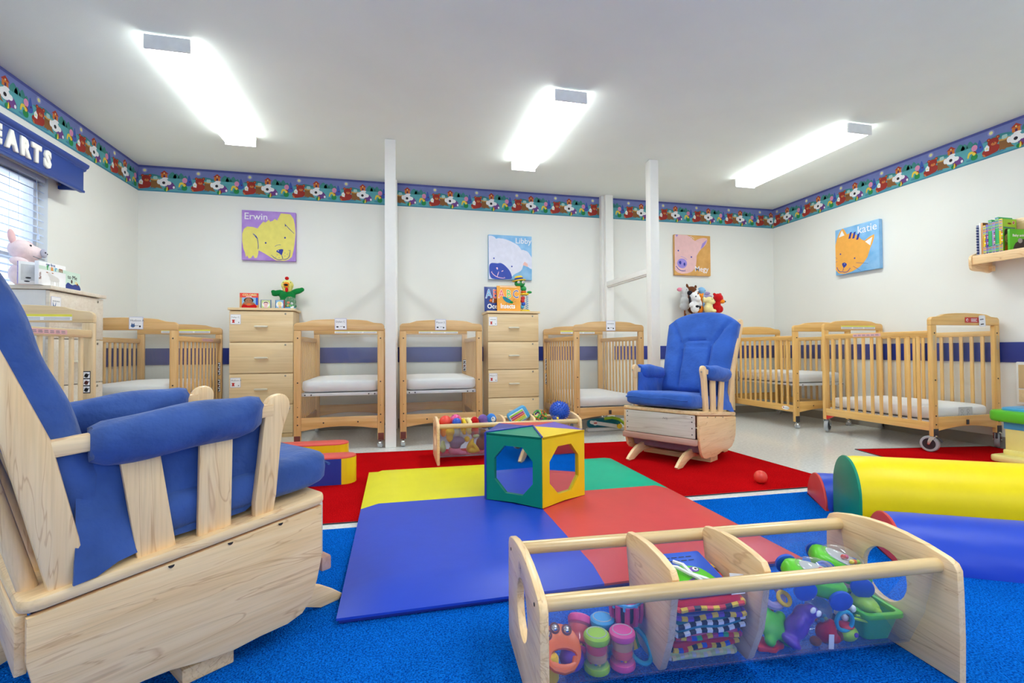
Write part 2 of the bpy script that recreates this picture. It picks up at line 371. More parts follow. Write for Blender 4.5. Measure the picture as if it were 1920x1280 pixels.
# wallpaper border: one printed repeat after another
def border(o, u, L, k0, name):
    M = frame(o, u, (0, 0, 1)); H = HC-2.209; b = MB('d_sky'); TW = .43
    def p(mat, pts, l): b.use(mat).poly([(min(max(x, 0), L), min(max(y, 0), H)) for x, y in pts], M, .0006+.00025*l)
    b.use('d_shadow').add([(0, 0, 0), (L, 0, 0), (L, H, 0), (0, H, 0)], [[0, 1, 2, 3]], M)
    p('d_ground', [(0, .012), (L, .012), (L, .14), (0, .14)], .4); p('d_sky', [(0, .128), (L, .128), (L, H-.006), (0, H-.006)], 1); p('d_night', [(0, H-.02), (L, H-.02), (L, H), (0, H)], 1.5)
    n = int(L/TW)+2
    for i in range(n):
        x = k0+i*TW
        if x > L or x+TW < 0: continue
        S = lambda pts: [(x+q[0], q[1]) for q in pts]
        def q(mat, pts, l):
            pp = S(pts)
            if max(a[0] for a in pp) <= 0.004 or min(a[0] for a in pp) >= L-.004: return
            p(mat, pp, l)
        q('d_hill', smooth_closed([(.0, .128), (.06, .152), (.12, .155), (.2, .128)]), 2)
        q('d_halo', circ(.045, .186, .022, n=12), 2); q('d_moon', circ(.045, .186, .013, n=12), 3)
        for tx, tw, th in ((.265, .03, .055), (.295, .022, .045), (.335, .022, .05), (.37, .015, .03)): q('d_tree', smooth_closed([(tx-tw, .130), (tx-tw*.9, .13+th*.5), (tx, .13+th), (tx+tw*.9, .13+th*.5), (tx+tw, .130)]), 2)
        q('d_house', [(.175, .13), (.225, .13), (.225, .165), (.175, .165)], 3); q('d_roof', [(.165, .165), (.2, .195), (.236, .165)], 4); q('d_dk', [(.193, .13), (.208, .13), (.208, .153), (.193, .153)], 5); q('d_moon', circ(.2, .17, .006, n=8), 5)
        q('d_shadow', circ(.06, .028, .08, .012), 3)
        q('d_bear', smooth_closed([(.03, .028), (.075, .03), (.095, .05), (.09, .085), (.03, .09), (.022, .06)]), 6)
        q('d_bear', smooth_closed([(-.015, .05), (-.005, .022), (.01, .018), (.06, .03), (.04, .06), (.0, .068)]), 7)
        q('d_bear', circ(.058, .112, .036, .032), 7); q('d_bear', circ(.03, .137, .013, n=10), 6.5); q('d_bear', circ(.088, .14, .013, n=10), 6.5)
        q('d_muzzle', circ(.03, .137, .006, n=8), 8); q('d_muzzle', circ(.088, .14, .006, n=8), 8); q('d_muzzle', circ(.062, .098, .018, .012), 8); q('d_black', circ(.062, .105, .004, n=6), 9)
        q('d_muzzle', smooth_closed([(-.012, .04), (-.002, .02), (.008, .018), (.002, .035)]), 9)
        q('d_white', [(.004, .06), (.03, .055), (.034, .085), (.018, .105), (.002, .085)], 9); q('d_moon', circ(.017, .075, .008, n=8), 10)
        q('d_stump', [(.095, .03), (.11, .035), (.125, .028), (.14, .036), (.19, .028), (.17, .05), (.165, .105), (.095, .105)], 5); q('d_top', circ(.13, .107, .04, .009), 6); q('d_jar', rrect(.113, .147, .108, .138, .008), 7)
        q('d_purple', smooth_closed([(.215, .03), (.275, .03), (.29, .05), (.262, .09), (.22, .085)]), 7); q('d_white', circ(.277, .045, .009, .012, 8), 8)
        for cx, cy, rx, ry in ((.196, .086, .040, .036), (.157, .088, .014, .022), (.236, .082, .022, .018), (.208, .122, .024, .010)): q('d_white', circ(cx, cy, rx, ry, 14), 9+cx)
        q('d_black', circ(.197, .082, .013, n=10), 10)
        q('d_green', circ(.215, .022, .017, n=10), 10); q('d_yellow', [(.215, .005), (.228, .01), (.232, .045), (.222, .05)], 11); q('d_bear', smooth_closed([(.225, .05), (.24, .03), (.236, .012), (.23, .03)]), 11)
        q('d_blue', smooth_closed([(.375, .075), (.40, .065), (.425, .085), (.415, .125), (.40, .165), (.385, .12)]), 5); q('d_dk', circ(.405, .105, .007, n=8), 6)
        q('d_pink', circ(.365, .115, .021, .025, 10), 6); q('d_yellow', smooth_closed([(.315, .055), (.325, .09), (.35, .095), (.36, .075), (.335, .075), (.325, .05)]), 7)
        q('d_shadow', circ(.345, .03, .04, .01), 4); q('d_green', circ(.362, .045, .024, .025, 12), 8); q('d_yellow', circ(.362, .072, .012, .015, 10), 9); q('d_bear', smooth_closed([(.352, .082), (.365, .092), (.378, .08), (.38, .062), (.372, .075), (.36, .085)]), 10)
    o = b.build(name, None, 0); return structure(o)
border((XL, YB-.001, 2.209), (1, 0, 0), XR-XL, .005, 'trim_4')
border((XL+.001, YF, 2.209), (0, 1, 0), YB-YF, (YB-YF) % .43+.008-.43, 'trim_5')
border((XR-.001, YB, 2.209), (0, -1, 0), YB-YF, -.005+.03, 'trim_6')

# window, blind, valance, what is outside
fr = MB('trim_white')
for q in ((XL-.11, XL-.05, WY0, WY1, WZ0, WZ0+.05), (XL-.11, XL-.05, WY0, WY1, WZ1-.05, WZ1), (XL-.11, XL-.05, WY0, WY0+.05, WZ0, WZ1), (XL-.11, XL-.05, WY1-.05, WY1, WZ0, WZ1), (XL-.10, XL-.06, WY0, WY1, 1.34, 1.38)): fr.box(*q, b=.004)
wn = structure(fr.build('window_1'))
MB('pane').box(XL-.083, XL-.078, WY0+.04, WY1-.04, WZ0+.04, WZ1-.04).build('pane', wn)
structure(MB('trim_white').box(XL-.05, XL+.03, WY0-.03, WY1+.0, WZ0-.03, WZ0+.002, b=.005).build('trim_7'))
bl = thing('window_blind', 'white horizontal slat blind hanging in the window under the blue valance', 'blind', (XL-.03, WY0, WZ0))
MB('slat_white').box(-.025, .025, .02, WY1-WY0-.015, WZ1-WZ0-.04, WZ1-WZ0-.003, b=.003).build('headrail', bl)
sl = MB('slat_white')
nn = 6
for k in range(nn):
    a0, a1 = -.0245+.049*k/nn, -.0245+.049*(k+1)/nn
    f = lambda a: .004*(1-(a/.0245)**2)
    V = [(a0, .02, f(a0)), (a1, .02, f(a1)), (a1, WY1-WY0-.02, f(a1)), (a0, WY1-WY0-.02, f(a0)), (a0, .02, f(a0)-.002), (a1, .02, f(a1)-.002), (a1, WY1-WY0-.02, f(a1)-.002), (a0, WY1-WY0-.02, f(a0)-.002)]
    sl.add(V, [[0, 1, 2, 3], [7, 6, 5, 4], [0, 4, 5, 1], [1, 5, 6, 2], [2, 6, 7, 3], [3, 7, 4, 0]])
s0 = sl.build('slat', bl); s0.location = (0, 0, .06); s0.rotation_euler = (0, math.radians(24), 0)
for k in range(1, 18):
    c = s0.copy(); COL.objects.link(c); c.parent = bl; c.location = (0, 0, .06+.0475*k)
for yy in (.25, .95, 1.52):
    for xx in (-.024, .024): MB('slat_white').cyl((xx, yy, .03), (xx, yy, WZ1-WZ0-.03), .0012, n=5).build('ladder_cord', bl)
MB('slat_white').tube([(.03, 1.66, WZ1-WZ0-.03), (.034, 1.665, .6), (.036, 1.67, .52)], .0022, 6).build('tilt_cord', bl)
MB('slat_white').lathe([(.001, .0), (.006, -.004), (.008, -.03), (.001, -.034)], 8, Tr(.036, 1.67, .52)).build('cord_tassel', bl)
va = thing('valance_box', 'blue wooden valance over the window with raised white letters', 'valance', (XL, WY0, 0))
X1 = .14; y1 = 3.928-WY0
vb = MB('valance'); vb.box(X1-.02, X1, -.1, y1, 1.88, 2.04, b=.002); vb.build('front_board', va)
MB('valance').box(0, X1-.02, y1-.02, y1, 1.88, 2.02, b=.002).build('end_board', va)
prof = [(0, 2.02), (X1-.005, 2.02), (X1+.004, 2.028), (X1+.004, 2.036), (X1+.016, 2.044), (X1+.022, 2.058), (X1+.022, 2.068), (0, 2.068)]
MB('valance').prism(prof, y1+.12, frame((0, y1+.022, 0), (1, 0, 0), (0, 0, 1))).build('crown_moulding', va)
MB('valance').prism([(X1-.02, 1.868), (X1+.006, 1.868), (X1+.009, 1.876), (X1+.006, 1.884), (X1-.02, 1.884)], y1+.1, frame((0, y1, 0), (1, 0, 0), (0, 0, 1))).build('lower_bead', va)
MB('lock_metal').box(.01, .02, y1-.05, y1-.02, 1.9, 1.915).build('bracket', va)
for ch, yc in (('E', 3.172), ('A', 3.275), ('R', 3.375), ('T', 3.467), ('S', 3.562)):
    M = frame((XL*0+X1+.001, yc-WY0, 1.915), (0, 1, 0), (0, 0, 1))
    text(ch, .135, 'letter', M, va, 'letter', ext=.006, off=.0045, bev=.006, align='CENTER', sx=.8)
ho = thing('building', 'pale building with blue windows seen outside between the blind slats', 'building', (-9.5, 0, -3))
MB('facade').box(-.5, 0, 6.5, 14, 0, 6.4, b=.02).build('wall', ho)
for i in range(2):
    for j in range(3): 
        wf = MB('facade_glass').box(-.02, .02, 7.2+j*1.5, 7.95+j*1.5, 4.3+i*1.1, 4.95+i*1.1, b=.01).build('window', ho)
MB('facade').box(-.02, .06, 6.4, 14, 6.3, 6.5, b=.02).build('cornice', ho)

# partition posts
def post(lb, x, y, w_=.083, name='support_post'):
    t = thing(name, lb, 'post', (x, y, 0), 0)
    b = MB('post_white'); b.box(0, w_, 0, w_, 0, HC-.001, b=.004); b.build('shaft', t)
    return t
post('white square post standing between the two front cribs with tags', -.1, 3.93)
post('white square post standing right of the crib behind the far glider, rail joined to it', 2.172, 3.86)
t = post('white half post fixed to the back wall under the wallpaper border, rail meets it', 2.193, YB-.105, .09); MB('post_white').box(-.03, -.001, .04, .104, 0, HC-.001, b=.002).build('casing_strip', t)
post('white half post on the back wall hidden behind the left floor post', -.09, YB-.105, .085)
t = thing('partition_rail', 'white level rail running from the right post back to the wall post', 'rail', (2.193, 3.945, 1.44))
MB('post_white').box(0, .06, 0, YB-.108-3.945, 0, .05, b=.003).build('rail_bar', t)
MB('post_white').box(.008, .05, .01, YB-.12-3.945, -.012, -.0005, b=.002).build('under_strip', t)
t = thing('partition_rail', 'white rail behind the left post running back to the wall', 'rail', (-.09, 4.014, 1.44)); MB('post_white').box(.008, .068, 0, YB-.108-4.014, 0, .05, b=.003).build('rail_bar', t)

# fluorescent fixtures
def fixture(x0, y0, lb, L=1.24, W=.212):
    t = thing('ceiling_light', lb, 'ceiling light', (x0, y0, HC), 0, 'fluorescent ceiling fixtures')
    MB('fixture').box(.03, W-.03, .02, L-.02, -.03, -.001, b=.003).build('housing', t)
    ecp = [(0, -.012), (W, -.012), (W, -.078), (0, -.078)]
    for yy in (0, L-.012): MB('fixture').box(-.003, W+.003, yy, yy+.012, -.083, -.008, b=.002).build('end_cap', t)
    pr = [(.008, -.07), (.018, -.08), (W-.018, -.08), (W-.008, -.07)]
    MB('lens').prism(pr, L-.026, frame((0, L-.013, 0), (1, 0, 0), (0, 0, 1))).build('lens', t)
    for x0 in (.002, W-.010): MB('lens_side').box(x0, x0+.008, .013, L-.013, -.0705, -.034, b=.002).build('lens_side', t)
fixture(-1.293, 2.88, 'fluorescent ceiling light nearest the window wall')
fixture(.985, 2.92, 'middle fluorescent ceiling light, above the toy bins and cube')
fixture(3.255, 2.89, 'fluorescent ceiling light nearest the cat picture wall')
for x, d in ((-1.293, 'window side'), (.985, 'middle'), (2.4, 'bookshelf side')): fixture(x, .1 if x < 3 else -.9, 'added unseen fluorescent light overhead behind the viewer, %s' % d)  # unseen row added behind the viewer to light the room

# rugs
def rug(lb, cat_mat, pts, h=.0045, edge=True):
    t = thing('rug', lb, 'rug', (0, 0, 0))
    MB(cat_mat).prism(pts, h, Tr(0, 0, .0005)).build('pile', t, 0)
    if edge:
        b = MB('rug_edge'); n = len(pts)
        b.tube([(p[0], p[1], .003) for p in pts], .0029, 6, True); b.build('binding', t)
rug('blue loop pile rug under the near toy bin and front of the mat', 'rug_blue', [(-1.35, -1.5), (2.6, -1.5), (2.6, 2.13), (-1.35, 2.215)], edge=False)
rug('red rug lying behind the blue rug under the far glider', 'rug_red', [(-1.15, 2.285), (2.43, 2.205), (2.385, 3.19), (2.36, 3.64), (-1.15, 3.80)])
rug('small red rug under the near wheels of the crib by the right wall', 'rug_red', [(3.32, 2.945), (3.13, 1.95), (4.18, 1.77), (4.39, 2.77)], h=.003)

# ------------------------------------------------------------------ cribs
hdr_cache = {}
def crib(x, y, v, mz, lb, card=None, warn=None, big=False, W=.665, L=.93, sticker=False, rail_note=None, oval=False, redtag=False, cardx=.29, low_label=False):
    t = thing('crib', lb, 'crib', (x, y, 0), 0, 'daycare cribs around the room')
    wx, wy, wz = 'crib'+v+'_x', 'crib'+v+'_y', 'crib'+v+'_z'
    z0 = .115 if big else .062
    A = lambda q: q
    # header outline
    half = [(0, .918), (0, .955), (.006, .968), (.02, .977), (.05, .979), (.08, .982), (.105, .990), (.13, .998), (.17, 1.002), (.24, 1.006)]
    out = half+[(W/2, 1.008)]+[(W-a, b_) for a, b_ in half[::-1]]
    pw = .052
    for yy, s in ((0, 1), (L-.03, -1)):
        MB(wx).prism(out[::-1], .03, frame((0, yy+.03, 0), (1, 0, 0), (0, 0, 1)), bev=.004).build('header', t)
        for xx in (0, W-pw):
            MB(wz).box(xx, xx+pw, yy, yy+.03, z0, .918, b=.005).build('post', t)
        zr = (.252, .175)
        n = 10
        arch = [(pw, .252), (W-pw, .252), (W-pw, .152)]+[(W-pw-(W-2*pw)*i/n, .152+.028*math.sin(PI*i/n)) for i in range(1, n)]+[(pw, .152)]
        MB(wx).prism(arch, .022, frame((0, yy+.026, 0), (1, 0, 0), (0, 0, 1)), bev=.003).build('end_rail', t)
        MB('acrylic').box(pw-.004, W-pw+.004, yy+.013, yy+.017, .25, .90 if yy == 0 else .895).build('clear_panel', t)
        bo = MB('screw'); yo = yy-.0015 if yy == 0 else yy+.0315
        for xx in (pw*.55, W-pw*.55):
            for zz in (.86, .52, .335, .262, .2): bo.cyl((xx, yo-.001, zz), (xx, yo+.001, zz), .0055 if zz != .335 else .003, n=8)
        if not low_label:
            for xx in (W*.32, W*.7): bo.cyl((xx, yy+.003 if yy == 0 else yy+.025, .21), (xx, yy+.0055 if yy == 0 else yy+.027, .21), .006, n=8)
        o = bo.build('bolt_heads', t); o['kind'] = 'stuff'
    for sx, s in ((0.004, 0), (W-.026, 1)):
        MB(wy).box(sx, sx+.022, .03, L-.03, .838, .878, b=.006).build('top_rail', t)
        MB(wy).box(sx, sx+.022, .03, L-.03, .152, .215, b=.004).build('bottom_rail', t)
        sb = MB(wz).box(sx+.004, sx+.017, -.0125, .0125, .2, .845, b=.004)
        s0 = sb.build('slat', t); ns = 11
        s0.location = (0, .03+(L-.06)/(ns+1), 0)
        for k in range(1, ns):
            c = s0.copy(); COL.objects.link(c); c.parent = t; c.location = (0, .03+(L-.06)*(k+1)/(ns+1), 0)
    # mattress on a white steel spring frame
    mt = MB('sheet'); mt.sup((W/2, L/2, mz+.052), (W/2-.04, L/2-.04, .052), .35, .16, 40, 14)
    mo = mt.build('mattress', t, 60)
    for i, vv in enumerate(mo.data.vertices):
        c = vv.co; d = (abs(c.x-W/2)/(W/2)+abs(c.y-L/2)/(L/2)); c.z += .004*math.sin(31*c.x+9*c.y)*max(0, d-.8)
    b = MB('metal_white'); 
    for yy in (.032, L-.046): b.box(.05, W-.05, yy, yy+.014, mz-.022, mz+.002, b=.002)
    for xx in (.04, W-.054): b.box(xx, xx+.014, .04, L-.04, mz-.02, mz-.002, b=.002)
    b.box(.06, W-.06, .05, L-.05, mz-.006, mz-.002); b.build('mattress_frame', t)
    b = MB('screw')
    for xx in (.075, .12, W-.12, W-.075): b.cyl((xx, .03, mz-.012), (xx, .0325, mz-.012), .006, n=8)
    o = b.build('frame_bolts', t); o['kind'] = 'stuff'
    # casters
    for xx in (pw/2, W-pw/2):
        for yy in (.015, L-.015):
            sgn = -1 if yy < .1 else 1
            MB('plate_black' if big or v == '_gold' else 'mahogany').box(xx-.022, xx+.022, yy-.018 if sgn < 0 else yy-.012, yy+.012 if sgn < 0 else yy+.018, z0-.002, z0+.055, b=.002).build('corner_plate', t)
            a = random.choice((90, -90))+random.uniform(-28, 28)
            if big:
                M = Tr(xx, yy, 0) @ Rot('Z', (108 if (xx < .3 and yy < .1) else 28)+random.uniform(-6, 6))
                k = MB('chrome'); k.cyl((0, 0, .112), (0, 0, .122), .022, n=14, M=M)
                for sg in (-1, 1): k.prism([(-.018, .112), (.018, .112), (.030, .08), (.033, .056), (.020, .052), (.004, .085)], .003, M @ frame((0, sg*.02+.0015, 0), (1, 0, 0), (0, 0, 1)))
                k.cyl((.025, -.024, .058), (.025, .024, .058), .006, n=10, M=M); co = k.build('caster', t)
                Mw = M @ Tr(.025, .015, .058) @ Rot('X', 90)
                MB('wheel_grey').lathe([(.04, 0), (.054, 0), (.058, .006), (.058, .024), (.054, .03), (.04, .03)], 28, Mw, False).build('tyre', co)
                MB('wheel_core').lathe([(.012, -.002), (.03, .003), (.041, .0), (.041, .03), (.03, .027), (.012, .032)], 24, Mw).build('wheel_hub', co)
                if yy < .1: MB('plate_black').tube([(-.012, 0, .110), (-.034, 0, .098), (-.050, 0, .078)], [.005, .006, .007], 8, M=M).build('brake_lever', co)
            else:
                M = Tr(xx, yy, 0) @ Rot('Z', a)
                k = MB('chrome'); k.cyl((0, 0, .05), (0, 0, .064), .008, n=10, M=M)
                k.sup((.012, 0, .034), (.026, .02, .021), M=M); co = k.build('caster', t)
                MB('wheel_grey').lathe([(.012, -.018), (.024, -.014), (.0262, 0), (.024, .014), (.012, .018)], 18, M @ Tr(.012, 0, .0265) @ Rot('X', 90)).build('wheel', co)
    if card:
        cx = W*cardx/.5 if cardx > .5 else W*.5
        cx = W*cardx
        M = frame((cx, -.0022, .925), (1, 0, 0), (0, 0, 1)) @ Rot('Z', random.uniform(-1.5, 1.5))
        k = MB('paper_edge'); k.prism(rrect(0, .088, 0, .088, .003), .001, M); ca = k.build('name_card', t)
        MB('paper').prism(rrect(.004, .084, .004, .084, .002), .0004, M @ Tr(0, 0, .001)).build('card_face', ca)
        if card == '~':
            k = MB('ink_grey')
            for i in range(9): k.poly([(.012+i*.007, .058), (.016+i*.007, .058), (.016+i*.007, .066), (.012+i*.007, .064)], M, .0018)
            k.build('lettering', ca)
        else: text(card, .021, 'ink_grey', M @ Tr(.008, .055, .0016), ca)
        k = MB('ink_dark'); k.poly(circ(.02, .022, .009, .006, 10), M, .0017); k.poly(circ(.068, .02, .006, .007, 8), M, .0017); k.use('ink_grey').poly([(.038, .024), (.06, .024), (.06, .027), (.038, .027)], M, .0017)
        if v == '' and x < -1: k.use('ink_blue').poly(circ(.025, .024, .013, .012, 10), M, .0018).poly([(.014, .03), (.018, .045), (.024, .034)], M, .0018).poly([(.026, .034), (.034, .044), (.035, .03)], M, .0018)
        k.build('card_print', ca)
    if warn:
        far = warn == 'far'; yy = L-.0308 if far else -.0012
        xs0, xs1, za = (W*.28, W*.86, .928) if far else (W*.55, W*.92, .935)
        M = frame((0, yy-.0005, 0), (1, 0, 0), (0, 0, 1))
        k = MB('paper'); k.prism([(xs0, za), (xs1, za), (xs1, za+.032), (xs0, za+.032)], .0006, M); k.use('sticker_yellow').poly([(xs0, za+.02), (xs1, za+.02), (xs1, za+.032), (xs0, za+.032)], M, .001)
        k.use('ink_grey')
        for i in range(3):
            for j in range(3):
                a, b2 = xs0+.006+(xs1-xs0)*j/3, xs0-.01+(xs1-xs0)*(j+1)/3
                k.poly([(a, za+.004+.005*i), (b2, za+.004+.005*i), (b2, za+.0055+.005*i), (a, za+.0055+.005*i)], M, .0011)
        k.build('warning_sticker', t)
    if sticker:                                                   # pictogram strip on the inside of the far right post
        M = frame((W-pw+.008, L-.0312, .55), (1, 0, 0), (0, 0, 1))
        if sticker == 'left': M = frame((.012, L-.0312, .55), (1, 0, 0), (0, 0, 1))
        for z2 in (0, -.15):
            k = MB('plate_black'); k.prism([(0, z2), (.034, z2), (.034, z2+.115), (0, z2+.115)], .0006, M)
            for i, c in enumerate(('paper', 'mahogany', 'f_pink')): k.use('paper').poly([(.003, z2+.005+.037*i), (.031, z2+.005+.037*i), (.031, z2+.036+.037*i), (.003, z2+.036+.037*i)], M, .0008).use(('ink_dark', 'mahogany', 'ink_dark')[i]).poly(circ(.016, z2+.018+.037*i, .009, .012, 7), M, .001).poly([(.005, z2+.012+.037*i), (.029, z2+.022+.037*i), (.029, z2+.027+.037*i), (.005, z2+.017+.037*i)], M, .001)
            k.build('pictogram_strip', t)
    if rail_note:
        xx = W-.0035 if rail_note == 'right' else .0035
        M = frame((xx+(.0002 if rail_note == 'right' else -.0002), .46 if rail_note == 'right' else .62, .848), (0, 1 if rail_note == 'right' else -1, 0), (0, 0, 1))
        k = MB('sticker_pink'); k.prism([(0, 0), (.24, 0), (.24, .022), (0, .022)], .0006, M); k.use('ink_grey')
        for i in range(6): k.poly([(.008+.038*i, .006), (.036+.038*i, .006), (.036+.038*i, .009), (.008+.038*i, .009)], M, .001); k.poly([(.008+.038*i, .013), (.034+.038*i, .013), (.034+.038*i, .016), (.008+.038*i, .016)], M, .001)
        k.build('rail_sticker', t)
    if oval:
        M = frame((.0036, .16, .184), (0, -1, 0), (0, 0, 1))
        k = MB('paper'); k.prism(circ(.04, 0, .045, .018, 20), .001, M); k.use('sticker_red').poly(circ(.012, .002, .007, n=8), M, .0013); o = k.build('oval_badge', t)
        text('Foundations', .013, 'ink_grey', M @ Tr(.019, -.005, .0013), o)
    if low_label:
        MB('plate_black').box(W*.5-.012, W*.5+.012, -.0005, .004, .19, .225, b=.001).build('latch_plate', t)
    return t
crib(-2.215, 2.06, '_glare', .43, 'wooden crib with window glare in its colour by the window wall behind the near glider', warn='far', sticker=True, rail_note='right')
crib(-2.215, 3.95, '', .43, 'wooden crib in the left corner with a name card showing a blue rabbit', card='Hudson A.', cardx=.545, warn='far', sticker=True, rail_note='right')
crib(-.772, 3.95, '', .435, 'wooden crib left of the white floor post with a name card on its header', card='Dylan C', cardx=.445, warn='far')
crib(.012, 3.95, '', .435, 'wooden crib right of the white floor post beside the tall drawer cabinet', card='Mason S.', cardx=.42, warn='far', sticker=True)
crib(1.485, 3.96, '', .248, 'wooden crib behind the far glider with its mattress set low', card='~', cardx=.45, warn='far', sticker='left', rail_note='right', low_label=True)
crib(3.652, 3.85, '_gold', .42, 'golden crib in the right back corner with its mattress raised', oval=True, sticker='left')
c7 = crib(3.738, 2.70, '_gold', .222, 'golden crib by the right wall standing on large grey wheels', big=True, warn='far', rail_note='left', low_label=True); c7.location.z = .0036
# red tape, card, slots and sheet label of the wheeled crib
M = frame((.32, -.002, .936), (1, 0, 0), (0, 0, 1))
k = MB('sticker_red'); k.prism([(0, 0), (.135, 0), (.135, .04), (0, .04)], .0006, M); k.use('paper')
for i in range(3): k.poly([(.058, .008+.009*i), (.118-.01*(i % 2), .008+.009*i), (.118-.01*(i % 2), .012+.009*i), (.058, .012+.009*i)], M, .001)
k.poly(circ(.022, .02, .011, n=10), M, .001); k.use('sticker_red').poly(circ(.024, .019, .007, n=8), M, .0013); k.build('red_sticker', c7)
M = frame((.455, -.004, .905), (1, .06, .05), (-.05, 0, 1)); k = MB('paper'); k.prism(rrect(0, .07, 0, .085, .012), .001, M); k.use('ink_grey').poly([(.01, .05), (.05, .052), (.05, .06), (.01, .058)], M, .0014); k.use('ink_dark').poly([(.015, .014), (.05, .016), (.05, .024), (.015, .022)], M, .0014); k.build('curled_tag', c7)
for xx in (.026, .639):
    MB('laminate_side').prism(rrect(xx-.012, xx+.012, .735, .845, .011), .001, frame((0, -.0003, 0), (1, 0, 0), (0, 0, 1))).build('hand_slot', c7)
M = frame((.30, .036, .232), (1, 0, 0), (0, .05, 1)); k = MB('f_grey'); k.prism([(0, 0), (.135, 0), (.135, .08), (0, .08)], .001, M); k.use('ink_grey')
for q in ((.03, .05), (.03, .02), (.09, .052), (.09, .024)): k.poly(circ(q[0], q[1], .013, n=10), M, .0015); 
k.use('f_grey')
for q in ((.03, .05), (.03, .02), (.09, .052), (.09, .024)): k.poly(circ(q[0], q[1], .010, n=10), M, .002)
k.build('sheet_label', c7)
MB('p_red').prism([(.03, .115), (.10, .148), (.10, .152), (.03, .152)], .02, frame((.03, .93, 0), (0, -1, 0), (0, 0, 1))).build('red_bracket', c7)

# ------------------------------------------------------------------ drawer cabinets
def cabinet(loc, rz, lb, W=.52, D=.29, H=1.145, pale=False, cards=()):
    t = thing('drawer_cabinet', lb, 'cabinet', loc, rz, 'tall drawer cabinets')
    f_, s_ = ('laminate_pale', 'laminate_grey') if pale else ('laminate', 'laminate_side')
    MB(s_).box(.004, W-.004, .02, D, 0, H-.025, b=.002).build('carcass', t)
    MB(f_).box(-.008, W+.012, -.012, D+.002, H-.022, H, b=.003).build('top_panel', t)
    MB('laminate_side' if not pale else 'laminate_pale').box(.006, W-.006, .006, .02, 0, .035, b=.001).build('plinth', t)
    for i in range(4):
        if H < 1 and i > 2: break
        z1 = H-.028-.2755*i; z0 = z1-.2725 if i < 3 else .037
        d = MB(f_).box(.003, W-.003, 0, .019, z0+.002, z1-.002, b=.0015).build('drawer_front', t)
        zc = (z0+z1)/2+.0
        h = MB('handle_cream'); h.sup((W/2-.0, -.02, zc), (.056, .0085, .0085), .5, .3, 16, 10)
        for sx in (-.042, .042): h.cyl((W/2+sx, 0, zc), (W/2+sx, -.018, zc), .006, n=8)
        h.build('handle', d)
        k = MB('lock_metal'); k.lathe([(.0085, 0), (.0085, .002), (.006, .003), (.001, .003)], 14, Tr(W-.065, -.0002, z1-.022) @ Rot('X', 90)); k.use('lock_dark').box(W-.0665, W-.0635, -.0042, -.003, z1-.027, z1-.017); k.build('lock', d)
    for i, nm, kind in cards:
        M = frame((.012, -.001, H-.03-.2755*i-.115), (1, 0, 0), (0, 0, 1))
        k = MB('paper_edge'); k.prism(rrect(0, .082, 0, .085, .003), .001, M); c = k.build('name_card', t)
        MB('paper').prism(rrect(.003, .079, .003, .082, .002), .0004, M @ Tr(0, 0, .001)).build('card_face', c)
        if nm == '~':
            k = MB('ink_grey')
            for j in range(10): k.poly([(.012+j*.006, .056), (.015+j*.006, .056), (.0155+j*.006, .063), (.012+j*.006, .062)], M, .0017)
            k.build('lettering', c)
        else: text(nm, .02, 'ink_grey', M @ Tr(.006, .055, .0015), c)
        k = MB('sticker_red' if kind == 'red' else 'ink_blue')
        if kind == 'red': k.poly([(.012, .012), (.036, .012), (.032, .022), (.032, .03), (.037, .04), (.011, .04), (.016, .03), (.016, .022)], M, .0017)
        else: k.poly(smooth_closed([(.012, .015), (.034, .015), (.036, .03), (.04, .055), (.03, .035), (.022, .034), (.012, .055), (.013, .03)]), M, .0017)
        k.use('ink_grey').poly(circ(.066, .016, .005, n=8), M, .0017); k.build('card_print', c)
    return t
cabinet((-1.432, 4.655, 0), 0, 'tall wooden drawer cabinet under the yellow dog picture', cards=((0, 'Dylan C', 'red'), (2, 'Hudson A.', 'red')))
cabinet((.852, 4.655, 0), 0, 'tall wooden drawer cabinet under the sheep picture with two books standing on it', cards=((0, '~', 'red'), (2, 'Mason S.', 'red')))
cabinet((3.11, 4.655, 0), 0, 'wooden drawer cabinet in back of the far glider, lower than the others', H=.93)
cabinet((-1.93, 3.275, 0), PI/2, 'pale drawer cabinet beside the window with a pink plush pig on top', D=.285, pale=True, cards=((0, '~', 'blue'), (2, '~', 'red')))

# ------------------------------------------------------------------ canvas pictures
def canvas(lb, o, u, bg, S=.465, T=.034):
    n = Vector(u).cross(Vector((0, 0, 1)))
    t = thing('canvas_picture', lb, 'picture', Vector(o), 0, 'animal canvas pictures')
    M = frame((0, 0, 0), u, (0, 0, 1))
    MB(bg).box(0, S, 0, S, .001, T, b=.004, M=M).build('canvas', t, 35)
    return t, M @ Tr(0, 0, T) @ Sc(S, S, 1)
def paint(t, M, items, name='painted_animal'):
    b = MB()
    for i, (mat, pts) in enumerate(items): b.use(mat).poly([(min(max(x, .002), .998), min(max(y, .002), .998)) for x, y in pts], M, .0003+.00012*i)
    return b.build(name, t, 0)
m, t_, b_ = new_mat('c_purple'); nz = noise(t_, 9, 4); rr = ramp(t_, nz.outputs[0], lin('a070d0'), lin('bb98e0')); t_.links.new(rr.outputs[0], b_.inputs[0])
m, t_, b_ = new_mat('c_sky'); nz = noise(t_, 8, 4); rr = ramp(t_, nz.outputs[0], lin('62a8e0'), lin('9ccaf0')); t_.links.new(rr.outputs[0], b_.inputs[0])
m, t_, b_ = new_mat('c_ochre'); nz = noise(t_, 9, 4); rr = ramp(t_, nz.outputs[0], lin('d09648'), lin('e6b068')); t_.links.new(rr.outputs[0], b_.inputs[0])
t, M = canvas('purple canvas painting of a yellow dog face', (-1.41, YB, 1.612), (1, 0, 0), 'c_purple')
